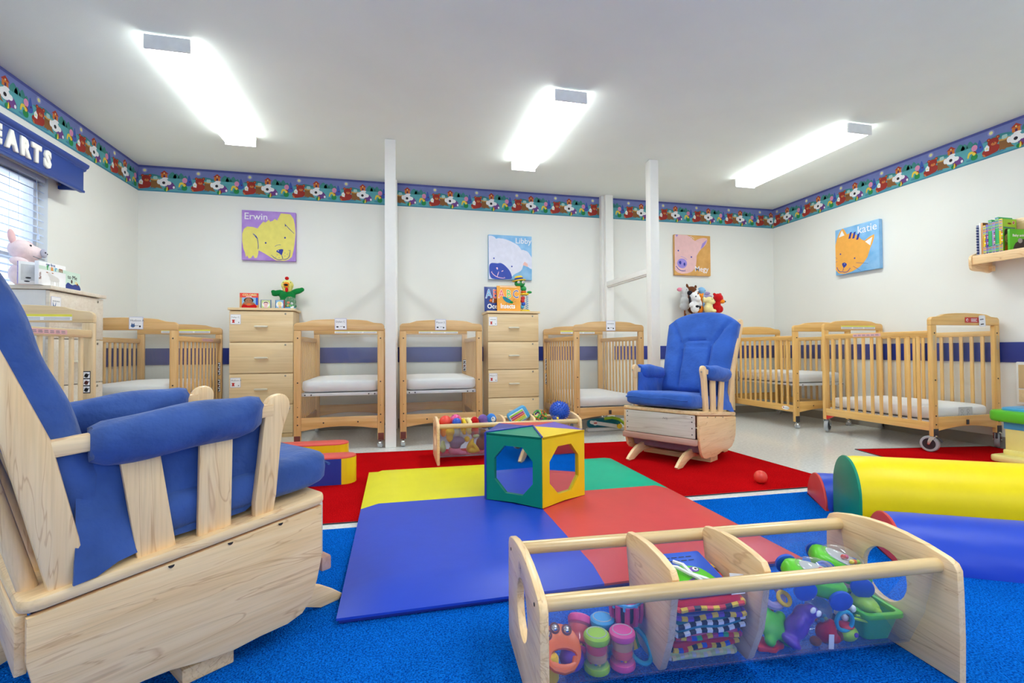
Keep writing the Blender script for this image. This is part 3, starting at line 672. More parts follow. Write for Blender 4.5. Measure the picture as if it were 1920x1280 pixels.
dog = [(.01, .52), (.04, .62), (.1, .67), (.2, .665), (.29, .64), (.33, .70), (.375, .76), (.40, .785), (.43, .765), (.46, .79), (.5, .83), (.52, .79), (.57, .81), (.61, .85), (.65, .82), (.68, .88), (.72, .97), (.8, .965), (.9, .96), (.96, .87), (.985, .75), (.998, .57), (.98, .36), (.96, .22), (.93, .09), (.86, .03), (.78, .0), (.63, .01), (.53, .07), (.42, .14), (.31, .2), (.30, .12), (.28, .05), (.24, .04), (.21, .10), (.17, .04), (.13, .03), (.10, .09), (.08, .05), (.06, .15), (.03, .23), (.01, .38)]
W_ = lambda pts, w: stroke(pts, w)
paint(t, M, [('c_dog', dog), ('c_ink', W_(bez((.20, .53), (.27, .50), (.285, .43))+bez((.285, .43), (.31, .33), (.30, .22)), .012)), ('c_ink', [(.20, .53), (.30, .44), (.27, .44)]),
  ('c_ink', W_([(.80, .75), (.88, .66), (.97, .57)], .012)), ('c_ink', [(.795, .77), (.82, .72), (.80, .70)]),
  ('c_ink', circ(.44, .355, .016, .018)), ('c_ink', circ(.80, .475, .016, .018)), ('c_ink', W_(bez((.61, .285), (.66, .34), (.725, .325)), .007)),
  ('c_ink', smooth_closed([(.635, .195), (.70, .235), (.765, .235), (.755, .17), (.735, .12), (.69, .155)])), ('d_white', [(.66, .205), (.69, .215), (.68, .195)]),
  ('c_ink', W_([(.735, .13), (.75, .08), (.76, .035)], .012)), ('c_ink', W_(bez((.76, .035), (.86, .03), (.885, .11))+[(.90, .22)], .012)), ('c_ink', W_(bez((.76, .04), (.66, -.01), (.56, .10)), .012)), ('c_ink', W_([(.535, .10), (.565, .115)], .01)), ('c_ink', W_([(.865, .22), (.905, .225)], .01)),
  ]+[('c_ink', circ(a, c, .007, n=8)) for a, c in ((.63, .07), (.655, .12), (.69, .065), (.80, .165), (.80, .1), (.845, .14))])
text('Erwin', .088, 'c_text', M @ Sc(1/.465, 1/.465, 1) @ Tr(.018, .38, .0006), t, off=.0006)
t, M = canvas('sky blue canvas painting of a white sheep with a blue muzzle', (.915, YB, 1.495), (1, 0, 0), 'c_sky')
sheep = [(0, .97), (.05, .975), (.10, .965), (.14, .945), (.17, .91), (.22, .925), (.33, .92), (.40, .905), (.48, .88), (.55, .85), (.63, .81), (.69, .77), (.73, .72), (.76, .68), (.80, .685), (.88, .66), (.92, .63), (.95, .585), (1, .52), (1, .25), (.95, .27), (.9, .31), (.80, .35), (.785, .30), (.77, .25), (.73, .20), (.68, .17), (.63, .15), (.58, .12), (.52, .06), (.48, 0), (0, 0)]
paint(t, M, [('c_sheep', sheep), ('c_peach', [(.785, .34), (.80, .38), (.83, .42), (.90, .37), (.905, .30), (.85, .32)]), ('c_navy', smooth_closed([(.01, .22), (.02, .32), (.06, .36), (.13, .365), (.2, .36), (.27, .37), (.34, .34), (.40, .29), (.44, .25), (.48, .20), (.51, .14), (.53, .06), (.50, .015), (.3, .003), (.1, .01), (.03, .07)])),
  ('c_navy', circ(.12, .47, .018)), ('c_navy', circ(.53, .30, .018)), ('c_pinkl', W_(bez((.06, .17), (.13, .03), (.36, .03)), .016)), ('c_pinkl', W_([(.23, .175), (.21, .12), (.19, .055)], .018)), ('c_pinkl', smooth_closed([(.17, .26), (.20, .27), (.21, .23), (.19, .22)])), ('c_pinkl', smooth_closed([(.29, .185), (.32, .205), (.335, .195), (.30, .175)])), ('c_pinkl', W_([(.345, .055), (.375, .035)], .016)), ('c_pinkl', W_([(.055, .15), (.075, .175)], .014))])
text('Libby', .082, 'c_text', M @ Sc(1/.465, 1/.465, 1) @ Tr(.285, .385, .0006), t, off=.0006)
t, M = canvas('ochre canvas painting of a pink pig face', (3.068, YB, 1.602), (1, 0, 0), 'c_ochre')
pig = [(.0, .98), (.05, .995), (.2, .995), (.35, .99), (.43, .96), (.5, .90), (.57, .86), (.64, .90), (.72, .93), (.82, .945), (.91, .935), (.915, .88), (.88, .80), (.82, .73), (.74, .67), (.67, .59), (.61, .49), (.60, .38), (.59, .27), (.54, .16), (.46, .09), (.34, .05), (.2, .035), (.08, .06), (.0, .12)]
paint(t, M, [('c_pig', pig), ('c_snout', [(.72, .66), (.77, .80), (.90, .90), (.86, .80), (.80, .72)]), ('c_snout', [(.03, .99), (.1, .99), (.06, .93)]), ('c_snout', circ(.20, .29, .135, .12, 20)), ('c_ink', smooth_closed([(.11, .32), (.16, .35), (.18, .30), (.15, .26)])), ('c_ink', smooth_closed([(.24, .29), (.28, .31), (.29, .25), (.25, .235)])),
  ('c_ink', circ(.10, .60, .02)), ('c_ink', circ(.46, .455, .02)), ('c_snout', W_(bez((.16, .46), (.26, .45), (.34, .38)), .01)), ('c_ink', W_(bez((.045, .21), (.12, .08), (.28, .11)), .016)), ('c_ink', W_([(.02, .20), (.06, .215)], .014)), ('c_ink', W_([(.28, .135), (.285, .09)], .014)),
  ('c_text', W_(bez((.42, .94), (.44, .99), (.48, .95)), .007)), ('c_text', W_(bez((.46, .91), (.50, .97), (.54, .90)), .007))])
text('Megy', .085, 'c_text', M @ Sc(1/.465, 1/.465, 1) @ Tr(.255, .05, .0006), t, off=.0006)
t, M = canvas('light blue canvas painting of an orange striped cat face', (XR, 4.065, 1.502), (0, -1, 0), 'c_sky', T=.042)
cat = [(0, .66), (.04, .80), (.08, .88), (.13, .96), (.18, .995), (.22, .97), (.26, .90), (.285, .85), (.36, .855), (.45, .83), (.55, .75), (.62, .665), (.69, .625), (.79, .68), (.9, .71), (.895, .64), (.86, .54), (.81, .45), (.75, .28), (.66, .17), (.57, .10), (.48, .06), (.39, .03), (.3, .015), (.21, .008), (.12, .025), (.07, .04), (0, .12)]
paint(t, M, [('c_cat', cat), ('d_white', [(.085, .82), (.17, .96), (.23, .84), (.15, .83)]), ('d_white', [(.70, .60), (.86, .665), (.81, .50)])]+[('c_ink', [(a, c), (a+.05, c+.005), (a+.01, c-.13), (a-.04, c-.13)]) for a, c in ((.36, .87), (.45, .855), (.54, .81))]+
  [('c_ink', circ(.125, .45, .017)), ('c_ink', circ(.46, .30, .017)), ('c_ink', smooth_closed([(.16, .235), (.22, .25), (.275, .20), (.21, .14), (.18, .17)])), ('d_white', circ(.22, .22, .008, n=8)), ('c_ink', W_([(.205, .16), (.19, .11), (.165, .06)], .012)), ('c_ink', W_(bez((.165, .06), (.08, .05), (.035, .17)), .014)), ('c_ink', W_(bez((.165, .06), (.28, .0), (.345, .10)), .014)), ('c_ink', W_([(.02, .165), (.055, .17)], .012)), ('c_ink', W_([(.335, .115), (.365, .09)], .012)),
  ('c_ink', W_([(.49, .20), (.76, .14)], .010)), ('c_ink', W_([(.42, .14), (.59, .02)], .010)), ('c_ink', W_([(.0, .40), (.05, .37)], .008)), ('c_ink', W_([(.0, .30), (.05, .30)], .008))])
text('katie', .105, 'c_text', M @ Sc(1/.465, 1/.465, 1) @ Tr(.245, .372, .0006), t, off=.0006)

# ------------------------------------------------------------------ glider rocking chairs (x forward, y left, origin under the front right deck corner)
def glider(loc, ang, lb, dark=True):
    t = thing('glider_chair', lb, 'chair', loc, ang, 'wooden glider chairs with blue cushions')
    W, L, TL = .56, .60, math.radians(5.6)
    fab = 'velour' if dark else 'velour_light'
    Md = Tr(0, 0, .36) @ Matrix.Rotation(-TL, 4, 'Y')               # deck plane; Rot about Y by -TL lowers the back
    Md = Tr(0, 0, .36) @ Matrix(((math.cos(TL), 0, 0, 0), (0, 1, 0, 0), (math.sin(TL), 0, 1, 0), (0, 0, 0, 1)))
    def dk(s): return .36+math.tan(TL)*s
    side = frame((0, 0, 0), (1, 0, 0), (0, 0, 1))                   # x->s, y->z, z-> -y
    k = MB('maple_x'); k.prism(rrect(-L, .012, -.0, W, .035, 5), .026, Md @ Tr(0, 0, -.026), bev=.008); k.build('seat_deck', t)
    pan = [(-L+.015, dk(-L)-.03), (-.004, dk(0)-.03), (-.004, .19), (-.018, .13), (-.035, .085), (-.06, .058), (-.10, .047), (-.17, .047), (-.23, .043), (-.30, .05), (-.36, .062), (-.41, .065), (-.46, .06), (-.51, .07), (-.55, .10), (-.575, .14), (-L+.015, .19)]
    for y0 in (.022, W-.004):
        MB('maple_x').prism(pan, .018, Tr(0, y0, 0) @ side, bev=.003).build('side_panel', t)
    MB('maple_pale').box(-.004, .014, .03, W-.03, .185, .332, b=.003).build('front_panel', t)
    k = MB('screw')
    for y_, dy in ((.0036, -.0006), (W-.0036, .0006)):
        for s_ in (-.12, -.24, -.36): k.prism(circ(s_, dk(s_)-.034, .006, n=10, a0=180, a1=360), .001, Tr(0, y_+dy, 0) @ side)
    k.build('screw_pockets', t)['kind'] = 'stuff'
    MB('maple_rose').box(-.0, .03, .012, W-.012, .142, .182, b=.006).build('front_rail', t)
    k = MB('screw')
    for yy in (.045, W-.045):
        for zz in (.21, .25, .29, .32): k.cyl((.0135, yy, zz), (.0152, yy, zz), .004, n=8)
    k.build('screw_heads', t)['kind'] = 'stuff'
    k = MB('ink_dark')
    Mg = frame((.0145, W*.56, .292), (0, 1, 0), (0, 0, 1))
    for a, c in (((0, 0), (.008, .012)), ((.004, .012), (.014, .002)), ((.012, 0), (.02, .012)), ((.018, .004), (.03, .01)), ((.024, -.004), (.03, .012)), ((.032, -.004), (.036, .01))): k.poly(stroke([a, c], .0025), Mg, .0006)
    k.build('branded_mark', t)
    MB('maple_y').box(-L+.002, -L+.02, .03, W-.03, .16, dk(-L)-.03, b=.003).build('back_panel', t)
    k = MB('f_violet'); k.prism([(-.06, .16), (-.09, .08), (-.16, .055), (-.44, .055), (-.52, .09), (-.54, .16)], W-.07, Tr(0, W-.035, 0) @ side); k.build('dust_skirt', t)
    # runners, base board
    run = [(.105, .0), (.118, .012), (.09, .035), (.05, .062), (.0, .085), (-.08, .10), (-.28, .085), (-.46, .10), (-.54, .085), (-.60, .06), (-.645, .035), (-.672, .012), (-.66, 0), (-.60, .0), (-.55, .02), (-.47, .04), (-.28, .038), (-.09, .045), (-.02, .028), (.045, 0)]
    for y0 in (.115, W-.093):
        MB('maple_x').prism(run, .022, Tr(0, y0, 0) @ side, bev=.003).build('runner', t)
    MB('maple_y').box(-.33, -.22, .03, W-.03, .0, .036, b=.003).build('base_board', t)
    # arms
    for sgn, yc in ((1, .03), (-1, W-.03)):
        th = .026
        fp = [(-.178, .335), (-.131, .339), (-.112, .50), (-.104, .555), (-.088, .60), (-.088, .625), (-.098, .640), (-.115, .645), (-.137, .638), (-.150, .622), (-.152, .60), (-.158, .55), (-.165, .48)]
        MB('maple_z').prism(smooth_closed(fp[:2]+fp[2:], 3), th, Tr(0, yc+th/2, 0) @ side, bev=.007).build('front_post', t)
        MB('maple_x').prism([(-.575, .552), (-.13, .588), (-.13, .622), (-.572, .588), (-.585, .575)], .03, Tr(0, yc+.015, 0) @ side, bev=.006).build('arm_rail', t)
        k = MB('lock_metal'); k.cyl((-.09, yc-sgn*.004, .606), (-.0865, yc-sgn*.004, .606), .006, n=10); k.build('post_bolt', t)
        MB('maple_z').prism([(-.415, dk(-.415)-.004), (-.344, dk(-.344)-.004), (-.381, .575), (-.452, .57)], .014, Tr(0, yc+.007, 0) @ side, bev=.003).build('arm_slat', t)
        MB('maple_z').prism([(-.302, dk(-.302)-.004), (-.23, dk(-.23)-.004), (-.226, .585), (-.298, .58)], .014, Tr(0, yc+.007, 0) @ side, bev=.003).build('arm_slat', t)
        bp = [(-.492, dk(-.49)-.004), (-.552, .589), (-.625, .775), (-.705, .93), (-.715, .955), (-.735, .972), (-.765, .968), (-.78, .945), (-.775, .92), (-.70, .77), (-.619, .589), (-.555, dk(-.55)-.004)]
        MB('maple_z').prism(bp, .024, Tr(0, yc+.012-sgn*.005, 0) @ side, bev=.006).build('back_post', t)
        # padded sleeve wrapped round the arm rail
        k = MB(fab); n = 18; prof = []
        for i in range(15):
            f = i/14; s = -.492+.325*f; zc = .566+.030*f
            e = math.sin(PI*min(max(f, .0), 1))**.28 if 0 < f < 1 else .0
            ry, rz2 = .055*(.55+.45*e), .050*(.66+.34*e)
            if f > .85: zc += .006*(f-.85)/.15; 
            prof.append([(s+.004*math.sin(5*a), yc+ry*math.cos(a)*(1+.05*math.sin(7*f+3*a)), zc+.006+rz2*math.sin(a)*(1.0 if math.sin(a) > 0 else 1.1)+.003*math.sin(9*f+2*a)) for a in [2*PI*j/n for j in range(n)]])
        V = [p for r_ in prof for p in r_]; F = [[i*n+j, i*n+(j+1) % n, (i+1)*n+(j+1) % n, (i+1)*n+j] for i in range(14) for j in range(n)]+[list(range(n-1, -1, -1)), list(range(14*n, 15*n))]
        k.add(V, F); k.build('arm_pad', t, 60)
        # hanging inner side flap, its rear corner kicking out past the slats
        yi = yc+sgn*.024
        k = MB(fab); nu, nv = 12, 8; V = []
        for i in range(nu+1):
            u = i/nu
            for j in range(nv+1):
                v = j/nv
                s = -.515+.39*u+.012*v*(1-u)
                if u < .2: s += .0
                zt = .565+.025*u; zb = dk(s)+.012+(.02 if u > .9 else 0)-(.0 if u > .15 else .012)
                yy = yi+sgn*(.012*math.sin(PI*v)*math.sin(PI*u)+.004*math.sin(14*u+3*v))-sgn*(.055*(v**1.5)*max(0, 1-u*2.4))
                V.append((s-.02*v*v*max(0, 1-u*3), yy, zt+(zb-zt)*v))
        F = [[i*(nv+1)+j, (i+1)*(nv+1)+j, (i+1)*(nv+1)+j+1, i*(nv+1)+j+1] for i in range(nu) for j in range(nv)]
        N = len(V); V2 = [(a, b_-sgn*.009, c) for a, b_, c in V]; F2 = [[q+N for q in f[::-1]] for f in F]
        bd = [i*(nv+1) for i in range(nu+1)]+[nu*(nv+1)+j for j in range(1, nv+1)]+[i*(nv+1)+nv for i in range(nu-1, -1, -1)]+[j for j in range(nv-1, 0, -1)]
        F3 = [[bd[i], bd[(i+1) % len(bd)], bd[(i+1) % len(bd)]+N, bd[i]+N] for i in range(len(bd))]
        k.add(V+V2, F+F2+F3); k.build('side_flap', t, 60)
    # back rails and spindles
    MB('maple_y').prism(rrect(-.03, .03, .05, W-.05, .02), .022, frame((-.735, 0, .925), (-.46, 0, .89), (0, 1, 0))).build('back_top_rail', t)
    for yy in (.16, .28, .40): MB('maple_z').cyl((-.545, yy, dk(-.54)-.002), (-.735, yy, .92), .013, n=12).build('back_spindle', t)
    MB('maple_z').cyl((-.575, .075, dk(-.57)-.002), (-.68, .075, .72), .016, n=12).build('back_spindle', t)
    # seat cushion
    k = MB(fab); k.sup((0, 0, 0), (.265, .243, .055), .42, .2, 48, 16, M=Tr(-.215, W/2, dk(-.22)+.064) @ Matrix(((1, 0, 0, 0), (0, 1, 0, 0), (math.tan(TL)*.8, 0, 1, 0), (0, 0, 0, 1))))
    o = k.build('seat_cushion', t, 70)
    for vv in o.data.vertices: vv.co.z += .0035*math.sin(17*vv.co.y+5*vv.co.x)*math.sin(11*vv.co.x)
    k = MB(fab); k.tube([(.047, W/2-.225+.45*i/12, dk(0)+.068+.004*math.sin(i)) for i in range(13)], .0045, 6); k.build('piping', o)
    # back cushion: puffed panel with sewn channels
    nu, nv = 44, 40; V = []; up = Vector((-.35, 0, .937)); nf = Vector((.937, 0, .35)); base = Vector((-.505, W/2, .425)); Hb = .64
    def gro(u, v):
        x = abs(u)
        g = 0
        vl = .40+.0*x
        cx = .42+(.0 if v < .55 else (v-.55)*1.05) if v >= .0 else .42       # the V seam opening upward
        g += math.exp(-((x-cx)/.045)**2) if cx < 1.0 else 0
        if x < .44: g += .8*math.exp(-((v-.60-.03*(1-(x/.44)**2))/.016)**2)+.4*math.exp(-((v-.555)/.014)**2)
        return min(g, 1.1)
    for j in range(nv+1):
        v = j/nv
        hw = .272-.03*(1-v)**1.5-.004*math.sin(PI*v); top = 0
        for i in range(nu+1):
            u = -1+2*i/nu
            zt = v*(Hb-.095*abs(u)**2.6) if True else 0
            e = max(0, 1-abs(u)**8)*max(0, 1-abs(2*v-1)**10)
            th = .030+.040*e**.5-.026*gro(u, v)*e+.004*math.sin(19*v+7*u)*e
            V.append(tuple(base+Vector((0, u*hw, 0))+up*zt+nf*th))
    N = len(V)
    for j in range(nv+1):
        v = j/nv; hw = .272-.03*(1-v)**1.5-.004*math.sin(PI*v)
        for i in range(nu+1):
            u = -1+2*i/nu; e = max(0, 1-abs(u)**8)*max(0, 1-abs(2*v-1)**10); zt = v*(Hb-.095*abs(u)**2.6)
            V.append(tuple(base+Vector((0, u*hw, 0))+up*zt-nf*(.018+.02*e)))
    R_ = nu+1
    F = [[j*R_+i, j*R_+i+1, (j+1)*R_+i+1, (j+1)*R_+i] for j in range(nv) for i in range(nu)]
    F += [[N+q for q in f[::-1]] for f in F]
    bd = [i for i in range(nu+1)]+[j*R_+nu for j in range(1, nv+1)]+[nv*R_+i for i in range(nu-1, -1, -1)]+[j*R_ for j in range(nv-1, 0, -1)]
    F += [[bd[(i+1) % len(bd)], bd[i], bd[i]+N, bd[(i+1) % len(bd)]+N] for i in range(len(bd))]
    k = MB(fab); k.add(V, F); k.build('back_cushion', t, 70)
    return t
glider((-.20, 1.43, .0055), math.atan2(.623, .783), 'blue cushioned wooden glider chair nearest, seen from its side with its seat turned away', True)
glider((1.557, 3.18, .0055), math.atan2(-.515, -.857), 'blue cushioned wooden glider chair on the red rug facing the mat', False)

# ------------------------------------------------------------------ soft play things on the rugs
t = thing('play_mat', 'padded folding floor mat in yellow, green, blue and red quarters', 'mat', (0, 0, .0055))
Q = [(-.168, 1.422), (1.382, 1.436), (1.395, 3.042), (-.174, 3.068)]
def bil(a, c): return tuple(Q[0][i]*(1-a)*(1-c)+Q[1][i]*a*(1-c)+Q[2][i]*a*c+Q[3][i]*(1-a)*c for i in (0, 1))
for nm, c, a0, a1, c0, c1 in (('yellow', 'v_yellow', 0, .515, .575, 1), ('green', 'v_green', .515, 1, .55, 1), ('blue', 'v_blue', 0, .515, 0, .575), ('red', 'v_red', .515, 1, 0, .55)):
    def cc(a, c_): return bil(a, c_)
    cm = (.575 if a0 == 0 else .55)
    b = MB(c if nm != 'green' else 'v_teal'); n = 10; V = []
    for j in range(n+1):
        for i in range(n+1):
            u, v = i/n, j/n; p = cc(a0+(a1-a0)*u, c0+(c1-c0)*v)
            out_l, out_r = (u if a0 == 0 else 9), (1-u if a1 == 1 else 9); out_b, out_t = (v if c0 == 0 else 9), (1-v if c1 == 1 else 9)
            d = min(out_l, out_r, out_b, out_t)
            z = .043-.004*math.exp(-min(u, 1-u, v, 1-v)*30)-.020*max(0, 1-d/.05)**2 if d < 9 else .043-.004*math.exp(-min(u, 1-u, v, 1-v)*30)
            V.append((p[0], p[1], z))
    R_ = n+1; F = [[j*R_+i, j*R_+i+1, (j+1)*R_+i+1, (j+1)*R_+i] for j in range(n) for i in range(n)]
    bd = list(range(R_))+[j*R_+n for j in range(1, R_)]+[n*R_+i for i in range(n-1, -1, -1)]+[j*R_ for j in range(n-1, 0, -1)]
    N = len(V); V += [(V[q][0], V[q][1], (.012)) for q in bd]; m_ = len(bd)
    F += [[bd[(i+1) % m_], bd[i], N+i, N+(i+1) % m_] for i in range(m_)]
    b.add(V, F); b.build('mat_panel', t, 50)
b = MB('v_blue2'); b.prism([bil(.004, .004), bil(.996, .004), bil(.996, .996), bil(.004, .996)], .0125, bev=.003); b.build('mat_underside', t)

t = thing('mirror_cube', 'five sided fabric play cube with octagon mirrors standing on the mat', 'play cube', (.657, 2.347, .0515))
RR = .256; HT = .315; ph = [263.5+72*i for i in range(5)]; pts = [(RR*math.cos(math.radians(a)), RR*math.sin(math.radians(a))) for a in ph]
cols = ['v_yellow2', 'v_purple', 'v_red', 'v_blue2', 'v_green']
for i in range(5):
    p, q = Vector(pts[i]+(0,)), Vector(pts[(i+1) % 5]+(0,)); u = (q-p); Lw = u.length; M = frame(p, u, (0, 0, 1))
    oc = [(Lw*.5+a*Lw, HT*.49+c*HT) for a, c in ((-.14, -.36), (.16, -.36), (.34, -.17), (.34, .15), (.16, .34), (-.15, .34), (-.34, .14), (-.34, -.17))]
    b = MB(cols[i]); b.prism([(.002, -.002), (Lw*.5, .004), (Lw-.002, -.002), (Lw-.002, HT), (.002, HT)], .012, M @ Tr(0, 0, -.012), holes=(oc,)); f_ = b.build('side_panel', t)
    MB('mirror').prism([(Lw*.1, HT*.08), (Lw*.9, HT*.08), (Lw*.9, HT*.92), (Lw*.1, HT*.92)], .002, M @ Tr(0, 0, -.0125)).build('mirror', f_)
    b = MB(cols[i]); c0 = Vector((0, 0, HT+.012)); a_, b_ = p+Vector((0, 0, HT-.001)), q+Vector((0, 0, HT-.001))
    b.add([a_, b_, c0, a_-Vector((0, 0, .01)), b_-Vector((0, 0, .01)), c0-Vector((0, 0, .01))], [[0, 1, 2], [5, 4, 3], [0, 3, 4, 1], [1, 4, 5, 2], [2, 5, 3, 0]]); b.build('top_panel', t)
    if i in (0, 4): MB('v_blue2').tube([c0*1.0+Vector((0, 0, .002)), (pts[i][0], pts[i][1], HT+.002)], .0045, 6).build('seam_binding', t)
MB('v_blue2').tube([(pts[4][0], pts[4][1], 0), (pts[4][0], pts[4][1], HT)], .006, 6).build('seam_binding', t)

dv, ev = Vector((.8713, -.4907, 0)), Vector((.4907, .8713, 0))
def bolster(lb, e0, w_, h, k0, Ln, body, end):
    t = thing('foam_bolster', lb, 'bolster', ev*e0+dv*k0+Vector((0, 0, .0055)), math.atan2(-.4907, .8713), 'foam climbing bolsters')
    r = w_/2; out = [(-r, 0)]+[(-r*1.0*math.cos(a)*(1 if h <= r*1.2 else 1), (h-r if h > r else 0)+r*math.sin(a)*(1 if h > r else h/r)) for a in [PI*i/22 for i in range(23)]]+[(r, 0)]
    M = frame((0, 0, 0), (0, -1, 0), (0, 0, 1)) ; M = Matrix(((0, 0, 1, 0), (1, 0, 0, 0), (0, 1, 0, 0), (0, 0, 0, 1)))
    b = MB(body); n = len(out); ns = 40; V = []
    for i in range(ns+1):
        x = Ln*i/ns; g = 1-.02*math.exp(-x/.02)
        for (yy, zz) in out:
            wr = .0022*math.sin(31*x+9*zz*10)*math.exp(-((zz-.06)/.05)**2)+.0015*math.sin(60*x+40*yy)*math.exp(-x/.08)
            V.append((x, yy*(g)+wr*(1 if yy > 0 else -1), max(0, zz*g+wr*.5*(1 if zz > .01 else 0))))
    F = [[i*n+j, (i+1)*n+j, (i+1)*n+(j+1) % n, i*n+(j+1) % n] for i in range(ns) for j in range(n)]
    F.append([ns*n+j for j in range(n-1, -1, -1)][::-1]); b.add(V, F); b.build('cover', t, 50)
    MB(end).prism(out, .014, M @ Tr(0, 0, -.011), bev=.008).build('end_panel', t)
bolster('tall yellow foam bolster with a green end between two blue ones', 2.405, .30, .292, .80, 1.25, 'v_yellow3', 'v_green')
bolster('low blue foam bolster with a red end, nearest the viewer and beside the yellow one', 2.100, .30, .150, .82, 1.25, 'v_blue', 'v_red')
bolster('low blue foam bolster with a red end standing beyond the yellow one', 2.712, .28, .140, .775, 1.25, 'v_blue', 'v_red')

t = thing('foam_nest', 'horseshoe foam nest with red top and yellow and blue sides by the near glider', 'foam nest', (0, 0, .0055))
xc, yc = -.80, 3.19
outer = circ(-.315, 2.975, .075, n=8, a0=90, a1=-90)+[(-.46, 2.90), (-.60, 2.898)]+circ(xc, yc, .292, n=16, a0=270, a1=90)+[(-.55, 3.482)]+circ(-.40, 3.402, .078, n=8, a0=90, a1=-90)
inner = [(-.55, 3.325)]+circ(xc, yc, .138, n=12, a0=90, a1=270)+[(-.5, 3.052)]
ring = outer+inner
b = MB('v_ring_red'); b.prism(ring[::-1], .012, Tr(0, 0, .142), bev=.004); b.build('top_cover', t)
b = MB('v_yellow2'); n = len(ring)
for i in range(n):
    p, q = ring[i], ring[(i+1) % n]; mx_, my_ = (p[0]+q[0])/2, (p[1]+q[1])/2
    b.use('v_blue2' if (my_ < 3.0 and -.75 < mx_ < -.335 and my_ < 2.92) else 'v_yellow2')
    b.add([(p[0], p[1], 0), (q[0], q[1], 0), (q[0], q[1], .145), (p[0], p[1], .145)], [[3, 2, 1, 0]])
b.build('side_cover', t, 40)
t = thing('ball', 'small orange ball lying on the red rug', 'ball', (1.976, 2.335, .0408)); MB('p_coral').ball((0, 0, 0), .0352, 24, 16).build('ball_shell', t)

t = thing('disc_toy', 'blue disc toy with a green rim on the floor behind the near glider', 'toy', (-1.10, 4.12, .088), math.radians(12))
k = MB('p_sky'); k.lathe([(.001, -.02), (.058, -.02), (.064, -.012), (.064, .012), (.058, .02), (.001, .02)], 28, Rot('X', 90)); d_ = k.build('disc', t)
k = MB('p_lime'); k.lathe([(.064, -.03), (.083, -.022), (.087, 0), (.083, .022), (.064, .03)], 32, Rot('X', 90), False); k.build('rim', t)
k = MB('p_blue')
for i in range(8): a = 2*PI*i/8; k.cyl((.042*math.cos(a), -.0205, .042*math.sin(a)), (.042*math.cos(a), -.0215, .042*math.sin(a)), .011, n=10)
k.build('dimples', d_)
MB('p_red').sup((-.09, .02, -.055), (.05, .03, .022), .5, .5).build('red_foot', t)

t = thing('baby_seat', 'white folded baby seat with green arch stored under the crib behind the far glider', 'baby seat', (1.70, 4.20, 0))
k = MB('p_white'); k.prism(rrect(0, .38, .002, .03, .013), .05, frame((0, .05, 0), (1, 0, 0), (0, 0, 1)), bev=.004); k.build('base', t)
k = MB('p_white'); k.prism(rrect(-.02, .30, -.016, .016, .015), .03, Tr(.04, .0, .088) @ Rot('Y', 10) @ frame((0, .0, 0), (1, 0, 0), (0, 0, 1)), bev=.005); k.build('side_arm', t)
MB('p_yellow').cyl((.30, -.034, .046), (.30, -.045, .046), .023, n=20).build('pivot_cap', t)
MB('p_white').cyl((.06, -.034, .085), (.06, -.042, .085), .022, n=18).build('pivot_cap', t)
MB('p_red').box(.045, .075, -.0445, -.042, .080, .090).build('red_badge', t)
k = MB('p_lime'); k.tube([(.18, .03, .11), (.26, .03, .118), (.33, .03, .10), (.38, .03, .06), (.40, .03, .03)], .014, 10); k.build('green_arch', t)
MB('f_teal').sup((.20, .09, .06), (.17, .03, .05), .6, .5).build('teal_padding', t)

t = thing('activity_table', 'plastic toddler table with a green top on a yellow leg, right frame edge', 'table', (3.935, 2.28, .0045))
MB('p_cream').prism(rrect(-.10, .22, -.10, .16, .05), .042, bev=.012).build('foot_plate', t)
MB('p_cream').box(.0, .14, .0, .12, .04, .215, b=.01).build('leg', t); MB('p_cream').box(-.008, .148, -.008, .128, .04, .075, b=.008).build('leg_socket', t)
MB('p_sky').box(-.004, .144, -.004, .124, .21, .26, b=.006).build('leg_collar', t)
sc_ = [(-.06+.0*i, 0) for i in range(1)]
k = MB('p_green'); k.prism(smooth_closed([(-.055, -.03), (-.03, -.08), (.05, -.07), (.15, -.09), (.26, -.07), (.29, .05), (.26, .19), (.15, .17), (.05, .2), (-.03, .18), (-.05, .08)], 5), .075, Tr(0, 0, .258), bev=.018); k.build('table_top', t)
MB('p_sky').sup((.12, .05, .34), (.13, .10, .018), .5, .4).build('play_tray', t)
t = thing('wall_panel', 'small tan framed panel low on the right wall at the right frame edge', 'panel', (XR-.026, 2.60, .36))
MB('trim_white').box(0, .025, -.42, .005, -.02, .29, b=.006).build('panel_frame', t); MB('laminate_side').box(-.004, .0, -.40, -.012, .10, .27, b=.002).build('panel_face', t); MB('laminate').box(-.004, .0, -.40, -.012, .0, .09, b=.002).build('panel_face', t)

# ------------------------------------------------------------------ book shelf on the right wall
t = thing('wall_shelf', 'wooden display shelf with sloped end mounted on the right wall', 'shelf', (4.20, 2.745, 1.335))
k = MB('maple_x'); k.prism(smooth_closed([(.005, .03), (.005, .10), (.04, .125), (.10, .145), (.15, .20), (.18, .25), (.216, .27), (.2165, .15), (.2165, .0), (.12, -.002), (.03, .003)], 3), .018, frame((0, .018, 0), (1, 0, 0), (0, 0, 1)), bev=.003); k.build('end_board', t)
MB('maple_y').box(.02, .216, -1.0, 0, .085, .103, b=.002).build('shelf_board', t); MB('maple_y').box(.012, .03, -1.0, 0, .045, .112, b=.004).build('front_lip', t); MB('maple_y').box(.20, .216, -1.0, 0, .10, .36, b=.003).build('back_board', t)
MB('maple_y').box(.18, .2165, -.02, .0, .0, .04, b=.002).build('bracket', t)
zz = 1.335+.1045; yy = 2.738
